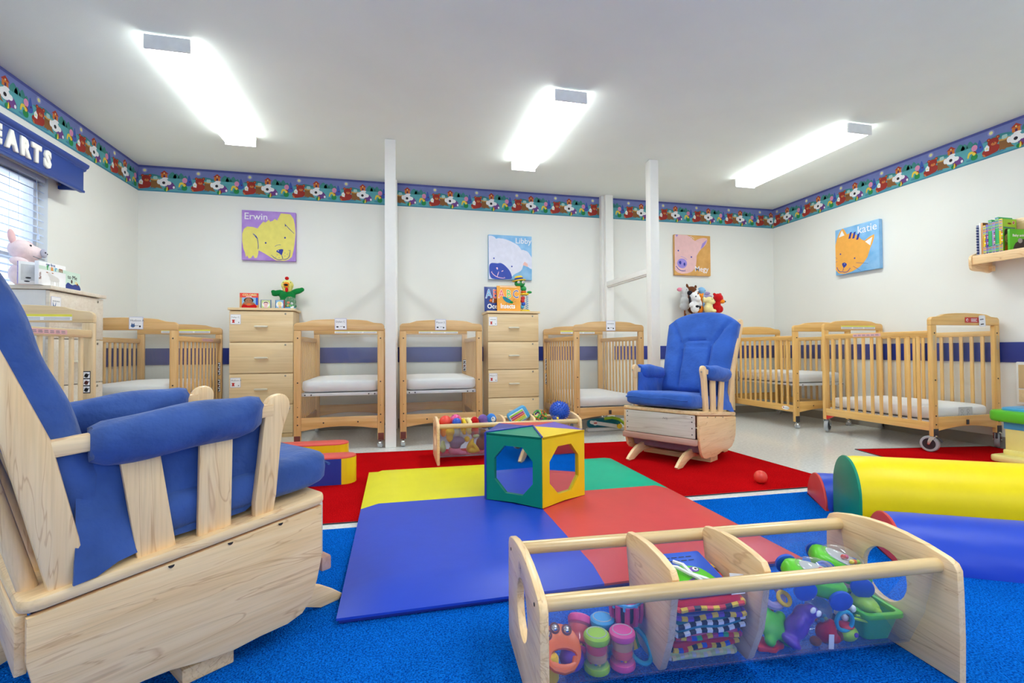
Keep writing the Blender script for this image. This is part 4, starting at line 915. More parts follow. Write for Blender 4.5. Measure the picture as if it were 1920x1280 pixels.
bk = [('dark striped spiral notebook at the end of the wall shelf', .016, .235, 'ink_blue', 'p_navy'), ('thin pale blue book beside the spiral notebook', .012, .250, 'f_sky', 'p_white'), ('narrow book with orange back cover third from the shelf end', .012, .248, 'f_tan', 'p_tan'),
      ('short striped board book, yellow spine, fourth on the shelf', .016, .225, 'p_lime', 'p_yellow'), ('short striped board book with purple spine patch', .014, .228, 'p_purple', 'p_purple'), ('tall striped board book with green spine', .022, .256, 'p_mint', 'p_mint'), ('striped board book with lavender spine between two tall ones', .018, .238, 'p_purple', 'f_lav'), ('tallest striped board book in front of green cover', .022, .265, 'p_mint', 'p_mint'), ('striped board book with green cover showing a baby face', .022, .248, 'p_green', 'p_yellow')]
for i, (lb, th, h, cv, sp) in enumerate(bk):
    x0 = 4.252; tb = thing('board_book', lb, 'book', (x0, yy-th, zz), 0, 'books on the wall shelf'); D = .135
    MB('paper').box(.003, D-.003, .002, th-.002, .003, h-.003).build('pages', tb)
    c = MB(cv); c.box(0, D, 0, .002, 0, h, b=.0008); c.box(0, D, th-.002, th, 0, h, b=.0008); c.build('cover', tb)
    s = MB(sp); s.box(-.002, .002, 0, th, 0, h, b=.0015); s.build('spine', tb)
    M = frame((-.0022, th, 0), (0, -1, 0), (0, 0, 1)); s = MB('p_white')
    if i == 0:
        for q in range(22): s.use('p_white' if q % 2 else 'p_black').tube([(-.005+.006*math.cos(a), th/2+.008*math.sin(a)*1, .006+q*.0104+.002*math.sin(a)) for a in [2*PI*z_/8 for z_ in range(8)]], .0016, 5, True)
    elif i > 2:
        n = int(h/.011)
        for q in range(n):
            if .25 < q/n < .68: 
                if i in (5, 7) : continue
                s.use(('p_white', 'sticker_red', 'p_navy', 'p_yellow')[q % 4]).poly([(th*.6, q*.011), (th, q*.011), (th, q*.011+.007), (th*.6, q*.011+.007)], M, .0004); continue
            s.use('p_white').poly([(0, q*.011), (th, q*.011), (th, q*.011+.0055), (0, q*.011+.0055)], M, .0003)
            s.use(('sticker_red', 'p_navy', 'p_green', 'p_blue')[q % 4]).poly([(th*.08, q*.011+.002), (th*.92, q*.011+.002), (th*.92, q*.011+.007), (th*.08, q*.011+.007)], M, .0006)
    if s.V: s.build('spine_print', tb)
    if i == 8:
        M = frame((0, -.0003, 0), (1, 0, 0), (0, 0, 1)); s = MB('p_lime'); s.poly([(.004, .19), (.13, .17), (.13, .244), (.004, .244)], M, .0002)
        s.use('skin').poly(rrect(.012, .062, .004, .175, .02), M, .0003).use('hair').poly(smooth_closed([(.012, .12), (.02, .165), (.04, .176), (.058, .16), (.062, .12), (.04, .14)]), M, .0005); s.use('skin_light').poly(circ(.038, .105, .02, .03, 14), M, .0006); s.use('p_orange').poly([(.012, .004), (.062, .004), (.058, .045), (.04, .06), (.018, .045)], M, .0007); s.use('hair').poly(circ(.031, .112, .002, n=6), M, .0009).poly(circ(.046, .112, .002, n=6), M, .0009).poly(circ(.038, .09, .006, .002, 8), M, .0009)
        s.use('p_white').poly(circ(.105, .222, .013, n=14), M, .0006).use('sticker_red').poly(circ(.105, .222, .011, n=14), M, .0007).use('p_white').poly(stroke([(.097, .228), (.113, .216)], .005), M, .0008)
        s.use('f_brown').poly(circ(.065, .215, .02, .005, 12), M, .0006).use('p_red').poly(stroke([(.045, .208), (.085, .208)], .004), M, .0007).use('ink_blue')
        s.poly(stroke([(.01, .185), (.12, .182)], .012), M, .0005); s.build('cover_picture', tb)
    yy -= th+.0012
tb = thing('board_book', 'green board book titled baby animals at the right frame edge', 'book', (4.235, yy-.05, zz), math.radians(-10), 'books on the wall shelf')
MB('paper').box(.003, .15, .002, .014, .003, .155).build('pages', tb); k = MB('p_green'); k.box(0, .152, 0, .002, 0, .158, b=.001); k.box(0, .152, .014, .016, 0, .158, b=.001); k.box(-.001, .002, 0, .016, 0, .158, b=.001); k.build('cover', tb)
M = frame((0, -.0003, 0), (1, 0, 0), (0, 0, 1)); text('Baby animals', .024, 'p_white', M @ Tr(.018, .105, .0006), tb, off=.0006)
k = MB('plate_black'); k.poly(smooth_closed([(.03, .004), (.035, .05), (.06, .07), (.09, .085), (.14, .08), (.15, .004)]), M, .0005); k.use('wheel_grey').poly(circ(.075, .075, .018, n=12), M, .0007); k.build('cover_picture', tb)

# ------------------------------------------------------------------ things standing on the cabinets
def book(lb, loc, rz, w_, h, th, cover, group='books on the drawer cabinets', lean=0, name='board_book'):
    tb = thing(name, lb, 'book', loc, 0, group, (math.radians(-lean), 0, rz))
    MB('paper').box(.003, w_-.003, .002, th-.002, .002, h-.003).build('pages', tb)
    k = MB(cover); k.box(0, w_, 0, .002, 0, h, b=.0008); k.box(0, w_, th-.002, th, 0, h, b=.0008); k.box(-.001, .0015, 0, th, 0, h, b=.0008); k.build('cover', tb)
    return tb, frame((0, -.0003, 0), (1, 0, 0), (0, 0, 1))
ZT = 1.1455
tb, M = book('orange board book titled COLORES on the left wooden cabinet', (-1.363, 4.71, ZT), 0, .15, .135, .016, 'p_tan')
k = MB('p_coral'); k.poly([(.0, .095), (.15, .095), (.15, .135), (.0, .135)], M, .0002); k.use('skin').poly(smooth_closed([(.02, .004), (.03, .05), (.06, .055), (.105, .055), (.13, .03), (.13, .004)]), M, .0006); k.use('f_sky').poly([(.018, .03), (.13, .03), (.13, .095), (.018, .095)], M, .0003); k.use('hair').poly(circ(.072, .07, .04, .025, 14), M, .0005); k.use('skin').poly(circ(.072, .062, .028, .03, 14), M, .0007)
k.use('p_orange').poly(circ(.075, .035, .022, .008, 10), M, .0009).use('f_red').poly(smooth_closed([(.02, .004), (.03, .035), (.05, .03), (.07, .022), (.1, .03), (.125, .035), (.132, .004)]), M, .0008).use('hair').poly(circ(.06, .068, .003, n=6), M, .001).poly(circ(.085, .068, .003, n=6), M, .001).use('p_blue').poly([(.13, .03), (.148, .03), (.148, .095), (.13, .095)], M, .0006); k.build('cover_picture', tb)
text('COLORES', .026, 'f_cream', M @ Tr(.022, .110, .0006), tb, off=.0008); text('COLORS', .012, 'p_white', M @ Tr(.05, .098, .0006), tb, off=.0004)
for lb, x0, w_, th, c, fc in (('small board book with a pink baby and checked border', -1.192, .084, .012, 'ink_blue', 'f_lgreen'), ('small board book with a pale duck and red spine beside the clear jar', -1.072, .074, .016, 'ink_blue', 'f_sky')):
    tb, M = book(lb, (x0, 4.705, ZT), math.radians(2 if 'pink' in lb else -6), w_, .078, th, c)
    k = MB('p_white'); 
    for i in range(9):
        for yy in (.001, .073): k.poly([(.003+i*w_/9.5, yy), (.003+i*w_/9.5+.004, yy), (.003+i*w_/9.5+.004, yy+.004), (.003+i*w_/9.5, yy+.004)], M, .0003)
    k.use(fc).poly([(.006, .006), (w_-.006, .006), (w_-.006, .072), (.006, .072)], M, .0004); k.use('paper').poly(circ(w_/2, .036, .03, .028, 14), M, .0005)
    if 'pink' in lb: k.use('f_pink').poly(circ(w_/2, .04, .018, .016, 12), M, .0007).poly([(w_/2-.014, .006), (w_/2+.014, .006), (w_/2+.012, .028), (w_/2-.012, .028)], M, .0007).poly(stroke([(w_/2-.026, .05), (w_/2-.012, .036)], .007), M, .0007).poly(stroke([(w_/2+.026, .05), (w_/2+.012, .036)], .007), M, .0007).use('hair').poly(smooth_closed([(w_/2-.018, .046), (w_/2-.01, .058), (w_/2+.01, .058), (w_/2+.018, .046), (w_/2, .053)]), M, .0009)
    else: k.use('f_cream').poly(circ(w_/2, .045, .017, .02, 12), M, .0007).use('f_pink').poly(circ(w_/2+.004, .018, .016, .01, 10), M, .0008).use('p_yellow').poly(circ(w_/2+.004, .012, .01, .005, 8), M, .0009)
    k.build('cover_picture', tb)
    if 'duck' in lb: MB('p_red').box(w_-.001, w_+.001, 0, th, 0, .078).build('spine', tb)
t = thing('toy_jar', 'clear plastic jar of small toys on a blue base under the rooster', 'jar', (-.955, 4.735, ZT))
MB('p_sky').cyl((0, 0, 0), (0, 0, .012), .045, n=24).build('base', t); MB('clear_plastic').lathe([(.043, .012), (.043, .075), (.036, .10), (.02, .11), (.001, .112)], 24).build('dome', t)
for c, q in (('p_green', (.0, -.012, .028)), ('f_yel', (-.018, .005, .03)), ('p_white', (.012, .012, .05)), ('p_mint', (.016, -.01, .026)), ('p_orange', (-.012, -.012, .056))): MB(c).ball(q, .012, 10, 8).build('toy_piece', t)
t = thing('rooster_puppet', 'plush rooster puppet with yellow head and green sequined body', 'plush toy', (-1.0, 4.85, ZT))
blob('body', 'f_green', [((0, 0, .13), (.072, .045, .06)), ((0, 0, .075), (.075, .05, .05)), ((0, 0, .035), (.08, .05, .035)), ((-.085, -.005, .155), (.055, .018, .028), (0, -18, 0)), ((-.12, -.01, .165), (.022, .012, .02)), ((.085, -.005, .175), (.055, .018, .028), (0, -14, 0)), ((.125, -.01, .19), (.025, .012, .022))], t)
blob('head', 'f_yellow', [((0, -.01, .228), (.055, .05, .05)), ((0, -.01, .19), (.042, .04, .035))], t)
MB('f_red').sup((-.003, -.015, .292), (.018, .012, .016)).build('comb', t); MB('f_red').sup((.003, -.055, .182), (.014, .008, .022)).build('wattle', t)
k = MB('f_orange'); k.sup((0, -.055, .233), (.026, .016, .02)); k.sup((0, -.056, .212), (.022, .012, .012)); b_ = k.build('beak', t); MB('f_black').sup((0, -.0685, .225), (.018, .005, .010)).build('mouth', b_)
k = MB('ink_dark'); k.ball((-.028, -.046, .25), .004, 8, 6); k.ball((.034, -.042, .25), .004, 8, 6); k.build('eyes', t)
t = thing('crumpled_tissue', 'small white paper scrap at the right end of the cabinet top', 'paper scrap', (-.945, 4.70, ZT)); blob('scrap', 'paper', [((.012, 0, .01), (.016, .012, .01)), ((.022, .005, .016), (.007, .007, .012))], t, .004, 2)

tb, M = book('navy alphabet book about ocean life behind the orange insect book', (.838, 4.735, ZT), 0, .22, .248, .012, 'p_navy', lean=4)
for ch, x, c in (('A', .012, 'p_sky'), ('B', .083, 'p_coral'), ('C', .15, 'p_yellow')):
    text(ch, .125, 'p_white', M @ Tr(x, .135, .0003), tb, off=.004, sx=.78); text(ch, .125, c, M @ Tr(x, .135, .0012), tb, off=-.0005, sx=.78)
text('Ocean', .066, 'p_white', M @ Tr(.026, .03, .0006), tb, off=.002, sx=.9)
k = MB('f_tan'); k.poly(smooth_closed([(.045, .11), (.07, .135), (.11, .13), (.13, .10), (.10, .085), (.06, .09)]), M, .0018).use('p_orange').poly(smooth_closed([(.05, .11), (.065, .125), (.075, .11), (.065, .098)]), M, .002).use('p_white').poly([(.08, .09), (.088, .09), (.092, .13), (.084, .13)], M, .0021); k.use('ink_blue').poly([(.03, .236), (.19, .236), (.19, .241), (.03, .241)], M, .0005); k.build('cover_picture', tb)
tb, M = book('orange alphabet book about insects standing in front of the navy book', (.957, 4.690, ZT), 0, .238, .255, .012, 'f_orange', lean=4)
MB('book_orange').poly([(0, 0), (.238, 0), (.238, .255), (0, .255)], M, .0002).build('cover_face', tb)
for ch, x, c in (('A', .014, 'p_coral'), ('B', .093, 'p_green'), ('C', .158, 'p_navy')):
    text(ch, .115, 'p_white', M @ Tr(x, .135, .0006), tb, off=.004, sx=.78); text(ch, .115, c, M @ Tr(x, .135, .0016), tb, off=-.0005, sx=.78)
text('Insects', .066, 'p_white', M @ Tr(.032, .03, .0008), tb, off=.002, sx=.82)
k = MB('f_teal'); k.poly(smooth_closed([(.055, .14), (.08, .145), (.12, .125), (.15, .10), (.155, .085), (.13, .08), (.08, .10)]), M, .0022).use('f_green').poly(circ(.145, .09, .018, .012, 10), M, .0024).use('ink_dark')
for a, c in (((.15, .10), (.175, .12)), ((.15, .08), (.17, .062)), ((.12, .08), (.115, .06)), ((.1, .085), (.085, .065)), ((.158, .09), (.19, .098))): k.poly(stroke([a, c], .003), M, .0023)
k.use('p_white').poly([(.03, .243), (.2, .243), (.2, .247), (.03, .247)], M, .0006); k.build('cover_picture', tb)
t = thing('bead_tower_toy', 'green caterpillar bead toy wearing a yellow hat in back of the alphabet books', 'toy', (1.262, 4.80, ZT))
MB('p_yellow').sup((0, 0, .013), (.055, .05, .013), .5, .6).build('base', t); MB('p_yellow').sup((0, 0, .185), (.045, .04, .012), .5, .6).build('upper_plate', t)
k = MB('p_sky'); k.tube([(.03+.012*math.cos(a*2.2), .012*math.sin(a*2.2), .03+.0075*a) for a in [i*.6 for i in range(34)]], .003, 5); k.build('coil_spring', t)
for q, c in (((-.025, 0, .055), 'p_sky'), ((-.012, -.01, .085), 'p_blue'), ((-.022, -.012, .115), 'p_red'), ((-.015, 0, .145), 'p_red')): MB(c).sup(q, (.02, .02, .018), .6, .6).build('bead', t)
MB('p_blue').cyl((-.02, 0, .02), (-.02, 0, .18), .004, n=8).build('rod', t)
MB('p_orange').sup((-.01, -.01, .207), (.03, .028, .016)).build('collar', t)
k = MB('p_dgreen'); k.sup((-.01, -.01, .24), (.03, .028, .03)); k.sup((.05, -.02, .205), (.026, .014, .014)); k.build('body', t)
hd = MB('p_dgreen').sup((-.05, -.01, .292), (.055, .046, .038)).build('head', t)
for sx in (-.026, .018): MB('p_white').ball((-.05+sx+.006, -.05, .302), .0155, 12, 8).build('eye', hd); MB('p_grey').ball((-.05+sx+.008, -.0635, .302), .006, 8, 6).build('pupil', hd)
k = MB('f_yel'); M = Tr(-.056, -.005, .325) @ Rot('Y', -8); k.lathe([(.001, .048), (.03, .046), (.042, .034), (.044, .008), (.07, .003), (.072, -.004), (.06, -.008), (.001, -.006)], 24, M); h_ = k.build('hat', t); MB('p_navy').lathe([(.045, .006), (.0455, .024), (.044, .026), (.0435, .004)], 24, M, False).build('hat_band', h_)

# plush animals on the cabinet in the right half, on a peg stand
t = thing('peg_stand', 'brown wooden peg stand that carries the plush animals behind the far glider', 'stand', (3.08, 4.67, .9305))
MB('f_tan').box(0, .46, 0, .24, 0, .012, b=.003).build('base', t)
for x, y, h in ((3.128, 4.83, ZT+.046), (3.155, 4.855, ZT+.0125), (3.235, 4.855, ZT+.0125), (3.17, 4.715, ZT+.0125), (3.30, 4.80, ZT+.0125), (3.375, 4.87, ZT+.0125), (3.355, 4.725, ZT+.0125), (3.495, 4.77, ZT+.0125)): MB('f_tan').cyl((x-3.08, y-4.67, .0119), (x-3.08, y-4.67, h-.9315), .008, n=10).build('peg', t)
Z2 = ZT+.0125
def eyes(t, pts, r=.004):
    k = MB('ink_dark')
    for q in pts: k.ball(q, r, 8, 6)
    k.build('eyes', t)
g = 'plush animals on the cabinet'
t = thing('plush_animal', 'grey white hand puppet with a pink ear leaning at the left of the plush group', 'plush toy', (3.128, 4.83, Z2+.034), 0, g)
blob('body', 'f_grey', [((0, 0, .10), (.05, .04, .065)), ((0, 0, .045), (.06, .045, .045)), ((.0, -.005, .215), (.045, .04, .05)), ((.0, 0, .17), (.035, .035, .04))], t); MB('f_pinkd').sup((-.06, 0, .232), (.035, .012, .022)).build('ear', t); eyes(t, [(-.002, -.045, .228)])
t = thing('plush_animal', 'dark brown plush with square ears behind the spotted cow', 'plush toy', (3.235, 4.855, Z2), 0, g)
blob('body', 'f_brown', [((0, 0, .25), (.065, .04, .06)), ((0, 0, .15), (.05, .04, .09)), ((0, 0, .06), (.05, .045, .06)), ((-.055, 0, .31), (.016, .012, .03), (0, -18, 0)), ((.052, 0, .305), (.016, .012, .022))], t); MB('f_tan').sup((.03, -.03, .215), (.045, .02, .042)).build('muzzle', t); eyes(t, [(-.02, -.041, .265), (.03, -.041, .265)])
t = thing('plush_animal', 'black and white spotted cow plush in front of the brown one', 'plush toy', (3.17, 4.715, Z2), 0, g)
blob('body', 'f_white', [((.01, 0, .05), (.05, .04, .055)), ((.01, 0, .1), (.045, .038, .05)), ((.0, -.01, .175), (.058, .045, .05)), ((.02, -.03, .15), (.04, .03, .035)), ((-.045, -.015, .085), (.024, .02, .035), (0, 30, 0)), ((.065, -.01, .11), (.022, .02, .045), (0, -18, 0)), ((.035, .0, .235), (.032, .012, .014), (0, -28, 0))], t)
MB('f_black').sup((-.05, .0, .215), (.032, .022, .028)).build('ear', t); MB('f_black').sup((-.058, -.01, .14), (.012, .012, .04)).build('ear_patch', t); MB('f_black').sup((.015, -.036, .065), (.022, .012, .014)).build('belly_patch', t); MB('f_black').sup((.055, -.02, .055), (.01, .02, .018), M=None).build('side_patch', t); eyes(t, [(-.012, -.052, .172), (.018, -.049, .203)], .008)
t = thing('plush_animal', 'orange striped plush face between the brown and cream plush animals', 'plush toy', (3.30, 4.80, Z2), 0, g)
blob('body', 'f_orange', [((0, 0, .18), (.045, .035, .045)), ((0, 0, .12), (.035, .03, .05)), ((0, 0, .05), (.045, .035, .05)), ((.04, 0, .215), (.014, .01, .016)), ((-.03, 0, .22), (.014, .01, .016))], t); eyes(t, [(-.012, -.036, .19), (.016, -.036, .178)])
t = thing('plush_animal', 'light blue plush face peeking over the orange one with violet ears', 'plush toy', (3.375, 4.87, Z2), 0, g)
blob('body', 'f_sky', [((0, 0, .265), (.05, .035, .04), (0, 22, 0)), ((0, 0, .18), (.035, .03, .07)), ((0, 0, .07), (.045, .04, .07))], t); MB('f_lav').sup((.06, 0, .235), (.05, .014, .02), M=None).build('ear', t); MB('f_lav').sup((.085, .0, .195), (.05, .016, .022)).build('ear', t); eyes(t, [(.02, -.036, .262)])
t = thing('plush_animal', 'cream yellow lion plush sitting in front of the red bear plush', 'plush toy', (3.355, 4.725, Z2), 0, g)
blob('body', 'f_cream', [((0, 0, .045), (.055, .045, .05)), ((0, 0, .085), (.04, .038, .04)), ((.01, -.005, .135), (.052, .045, .045)), ((.035, -.03, .12), (.032, .025, .026)), ((-.045, .01, .145), (.02, .022, .034)), ((.05, -.03, .02), (.03, .02, .02))], t); MB('ink_dark').sup((.05, -.052, .132), (.008, .005, .006)).build('nose', t); eyes(t, [(.014, -.05, .148)])
t = thing('plush_animal', 'fluffy red bear plush with an orange muzzle at the right of the group', 'plush toy', (3.495, 4.77, Z2), 0, g)
blob('body', 'f_red', [((0, 0, .05), (.055, .045, .06)), ((.0, 0, .10), (.045, .04, .05)), ((.015, -.005, .165), (.058, .05, .058)), ((.045, 0, .215), (.018, .014, .016)), ((-.03, 0, .215), (.018, .014, .016)), ((.035, -.02, .045), (.03, .025, .04))], t); MB('f_orange').sup((.045, -.035, .13), (.032, .026, .024)).build('muzzle', t); MB('ink_dark').sup((.07, -.052, .128), (.009, .007, .009)).build('nose', t)

# pig and books on the pale cabinet
t = thing('plush_pig', 'large pink plush pig with grey snout beside the window', 'plush toy', (-2.135, 3.42, ZT), math.radians(6))
blob('body', 'f_pigpale', [((0, 0, .075), (.07, .09, .075)), ((0, -.0, .15), (.045, .06, .05)), ((.005, -.05, .215), (.058, .066, .058)), ((.04, -.015, .203), (.050, .050, .043)), ((.03, -.12, .135), (.045, .035, .026), (0, 10, 0)), ((.02, .10, .14), (.045, .075, .022)), ((.045, .15, .137), (.03, .035, .02))], t, .007)
MB('f_pink').sup((0, 0, 0), (.014, .026, .045), M=Tr(-.015, -.098, .278) @ Rot('X', 22)).build('ear', t); MB('f_pink').sup((0, 0, 0), (.016, .042, .016), M=Tr(.005, .03, .256) @ Rot('X', -20)).build('ear', t)
s_ = MB('f_snout').sup((.090, -.010, .204), (.010, .030, .027)).build('snout', t)
k = MB('ink_dark'); k.ball((.0995, -.016, .208), .005, 8, 6); k.ball((.0985, .006, .203), .004, 8, 6); k.build('nostrils', s_)
eyes(t, [(.055, -.066, .238)], .006); k = MB('ink_grey'); k.tube([(.062, -.055, .178), (.080, -.03, .168), (.088, -.01, .166), (.082, .015, .169)], .0025, 5); k.build('mouth', t)
tb, M = book('blue spined word book at the left of the books under the pig', (-2.04, 3.215, ZT), math.radians(40), .10, .125, .022, 'p_white', lean=0)
MB('p_purple').box(-.0015, .0, 0, .022, 0, .125).build('spine', tb); Ms = frame((-.0018, .022, 0), (0, -1, 0), (0, 0, 1)) @ Tr(.006, .118, 0) @ Rot('Z', -90); text('first words', .012, 'p_white', Ms, tb); text('your book', .01, 'p_white', Ms @ Tr(.0, -.01, .0003), tb)
k = MB('f_grey'); k.poly([(.01, .02), (.09, .02), (.09, .11), (.01, .11)], M, .0003); k.use('ink_dark').poly(circ(.04, .035, .012, .005), M, .0006).poly(circ(.075, .035, .008, .006), M, .0006).poly(circ(.035, .015, .012, .004), M, .0006); k.build('cover_picture', tb)
tb, M = book('white farm book with a lamb on its cover under the pig', (-1.955, 3.232, ZT), math.radians(90-4), .20, .132, .02, 'paper')
k = MB('mint_glare'); k.poly([(.0, .088), (.20, .088), (.20, .108), (0, .108)], M, .0003); k.use('paper').poly([(.02, .0), (.2, .0), (.2, .086), (.02, .086)], M, .0003); k.use('laminate_grey').poly(smooth_closed([(.06, .07), (.075, .078), (.09, .068), (.12, .06), (.145, .05), (.145, .03), (.085, .03), (.075, .05)]), M, .0006)
for x in (.085, .098, .125, .138): k.poly([(x, .006), (x+.008, .006), (x+.008, .034), (x, .034)], M, .0006)
k.use('skin').poly(circ(.058, .075, .009, .003, 8), M, .0008).poly(circ(.098, .076, .008, .003, 8), M, .0008); k.build('cover_picture', tb)
for i, (ch, c) in enumerate(zip('farm', ('p_dgreen', 'f_orange', 'p_sky', 'f_tan'))): text(ch, .040, c, M @ Tr(.055+.03*i, .091, .0006), tb, off=.001)
text('my first', .022, 'ink_blue', M @ Tr(.05, .114, .0006), tb)
Ms = frame((0, -.0003, 0), (1, 0, 0), (0, 0, 1)) @ Tr(.003, .03, .0006) @ Rot('Z', 90) @ Sc(1, 1, 1); text('farm', .022, 'f_tan', Ms @ Tr(.0, -.012, .0002), tb)
tb, M = book('green story book paled by painted window glare with two animals at the right end under the pig', (-1.948, 3.440, ZT), math.radians(90-2), .13, .108, .012, 'mint_glare')
k = MB('mint_glare'); k.poly([(0, 0), (.13, 0), (.13, .108), (0, .108)], M, .0002).use('p_navy').poly(smooth_closed([(.004, .002), (.02, .04), (.06, .03), (.1, .04), (.126, .03), (.126, .002)]), M, .0004).use('f_cream').poly(circ(.095, .045, .012, .009, 10), M, .0006).use('f_tan').poly(circ(.105, .038, .008, .007, 8), M, .0007).use('hair').poly(circ(.055, .05, .007, .012, 8), M, .0006); k.build('cover_picture', tb)
text('to Me', .034, 'ink_dark', M @ Tr(.02, .065, .0006), tb)
t = thing('stacking_rings', 'stack of coloured rings at the left frame edge before the window', 'toy', (-2.13, 3.325-.165, ZT))
MB('p_white').cyl((0, 0, 0), (0, 0, .125), .008, n=10).build('post', t)
for i, (c, r) in enumerate((('p_sky', .045), ('p_mint', .04), ('f_yel', .035), ('p_orange', .03), ('p_pink', .022))): MB(c).torus((0, 0, .015+.025*i), r-.012, .0125, 20, 8).build('ring', t)

# ------------------------------------------------------------------ toy bins
def bin_(loc, rz, lb, Ln, divs, acr='acrylic_bin'):
    t = thing('toy_bin', lb, 'toy bin', loc, rz, 'clear front toy bins with wooden ends')
    half = [(-.045, .0), (-.047, .10), (-.046, .20), (-.044, .250), (-.036, .264), (-.02, .272), (.03, .284), (.085, .292), (.1375, .295)]
    out = half+[(.275-a, c) for a, c in half[::-1][1:]]
    hole = circ(.1375, .165, .062, .066, 24)
    for x0 in (-.019, Ln):
        MB('maple_y').prism(out, .019, Matrix(((0, 0, 1, x0), (1, 0, 0, 0), (0, 1, 0, 0), (0, 0, 0, 1))), holes=(hole,), bev=.004).build('end_panel', t)
    for yy in (0, .275): MB('dowel_x').cyl((-.004, yy, .247), (Ln+.004, yy, .247), .0165, n=20).build('rod', t)
    pr = [(.004, .236), (.030, .12), (.070, .028), (.085, .021), (.19, .021), (.205, .028), (.245, .12), (.271, .236)]
    thk = .003
    inn = [(a+(thk if a < .1375 else -thk), c+thk*.8) for a, c in pr]
    MB(acr).prism(pr+inn[::-1], Ln-.002, Matrix(((0, 0, 1, .001), (1, 0, 0, 0), (0, 1, 0, 0), (0, 0, 0, 1)))).build('clear_trough', t)
    dv_ = [(.084, .026), (.191, .026), (.20, .034), (.238, .12), (.258, .225), (.262, .262), (.25, .278), (.20, .287), (.1375, .291), (.075, .287), (.025, .278), (.013, .262), (.017, .225), (.037, .12), (.075, .034)]
    for xd in divs: MB('maple_y').prism(dv_, .018, Matrix(((0, 0, 1, xd), (1, 0, 0, 0), (0, 1, 0, 0), (0, 0, 0, 1))), bev=.004).build('divider', t)
    k = MB('screw')
    for x0 in (-.0195, Ln+.0195):
        for yy in (.0, .275): k.cyl((x0-.0006, yy, .247), (x0+.0006, yy, .247), .004, n=8)
    k.build('screw_heads', t)['kind'] = 'stuff'
    return t
B1 = Tr(.283, .940, .0055) @ Rot('Z', math.degrees(math.atan2(-.056, .947)))
bt = bin_((.283, .940, .0055), math.atan2(-.056, .947), 'long toy bin with wooden ends and clear trough nearest the viewer', .945, (.285, .505))
Mg = frame((-.0196, .165, .245), (0, -1, 0), (0, 0, 1)); k = MB('mahogany')
for a, c in (((0, 0), (.006, .02)), ((.006, .02), (.012, 0)), ((.016, 0), (.018, .02)), ((.018, .01), (.026, .012)), ((.026, .0), (.028, .02))): k.poly(stroke([a, c], .0025), Mg, .0006)
k.build('branded_mark', bt)
bin_((.265, 3.255, .0055), 0, 'toy bin full of balls and plush toys in back of the play cube', .975, (.44, .655))
B2 = Tr(.265, 3.255, .0055)
def toy(B, lb, x, y, z, name='rattle', cat='toy', rz=0, eul=None, group=None):
    p = B @ Vector((x, y, z)); r = B.to_euler().z
    return thing(name, lb, cat, p, 0, group, eul if eul else (0, 0, r+rz))
G1 = 'rattles and toys in the near bin'
def shaker(lb, x, y, c, z=.0245, eul=None, bands=('p_orange', 'p_tan')):
    t = toy(B1, lb, x, y, z, 'shaker', 'rattle', 0, eul, 'clear bead shakers')
    cap = [(.001, 0), (.024, 0), (.029, .004), (.030, .010), (.028, .016), (.024, .018)]
    MB(c).lathe(cap, 24).build('cap', t)
    tp = MB(c).lathe([(.024, .066), (.028, .068), (.030, .075), (.0295, .081), (.026, .085), (.001, .086)], 24).build('cap', t)
    MB('p_grey').torus((0, 0, .0855), .022, .0012, 24, 6).build('groove', tp)
    MB('clear_plastic').lathe([(.0265, .016), (.0265, .037), (.0245, .042), (.0265, .047), (.0265, .068)], 24).build('clear_body', t)
    for zz, cc in ((.054, bands[0]), (.036, bands[1])): MB(cc).lathe([(.001, zz-.009), (.0225, zz-.009), (.024, zz), (.0225, zz+.009), (.001, zz+.009)], 20).build('inner_band', t)
    for i in range(9):
        a = 2.4*i; MB(('p_red', 'p_green', 'p_yellow', 'p_blue')[i % 4]).ball((.015*math.cos(a), .015*math.sin(a), .0215+.002*(i % 2)), .0035, 8, 6).build('bead', t)
    return t
shaker('bead shaker with lime green caps in the near bin', .150, .112, 'p_lime', bands=('p_coral', 'p_tan'))
shaker('bead shaker with pink caps standing right of the lime green one', .212, .113, 'p_pink', bands=('p_tan', 'p_coral'))
shaker('bead shaker with blue caps behind the lime and pink ones', .186, .172, 'p_sky')
t = toy(B1, 'short orange drum shaker behind the blue capped shaker', .138, .205, .0245, 'shaker', 'rattle', 0, None, None); MB('p_orange').lathe([(.001, .072), (.024, .07), (.027, .06), (.027, .05), (.024, .05)], 20).build('cap', t); MB('p_tan').lathe([(.024, 0), (.025, .02), (.024, .05)], 20).build('drum', t)
shaker('bead shaker with pink caps lying tilted against the back of the near bin', .112, .148, 'p_pink', z=.040, eul=(math.radians(-38), math.radians(28), 0), bands=('p_coral', 'p_coral'))
t = toy(B1, 'pink slotted cage shaker with a blue ring handle near the divider', .246, .170, .024, 'cage_shaker', 'rattle')
k = MB('p_magenta'); n = 10
k.lathe([(.012, .062), (.024, .064), (.031, .073), (.033, .078)], 24); k.lathe([(.036, .118), (.0365, .124), (.030, .128), (.001, .129)], 24)
for i in range(n):
    a = 2*PI*i/n; k.tube([(.032*math.cos(a), .032*math.sin(a), .076), (.036*math.cos(a), .036*math.sin(a), .095), (.036*math.cos(a), .036*math.sin(a), .12)], .0068, 6)
k.build('cage', t); MB('p_black').lathe([(.026, .074), (.029, .095), (.029, .118)], 16).build('cage_lining', t)
k = MB('p_sky'); k.torus((0, 0, .122), .033, .0042, 24, 6)
for i in range(8): a = 2*PI*i/8+.3; k.tube([(.0365*math.cos(a), .0365*math.sin(a), .122), (.037*math.cos(a), .037*math.sin(a), .112)], .0042, 6)
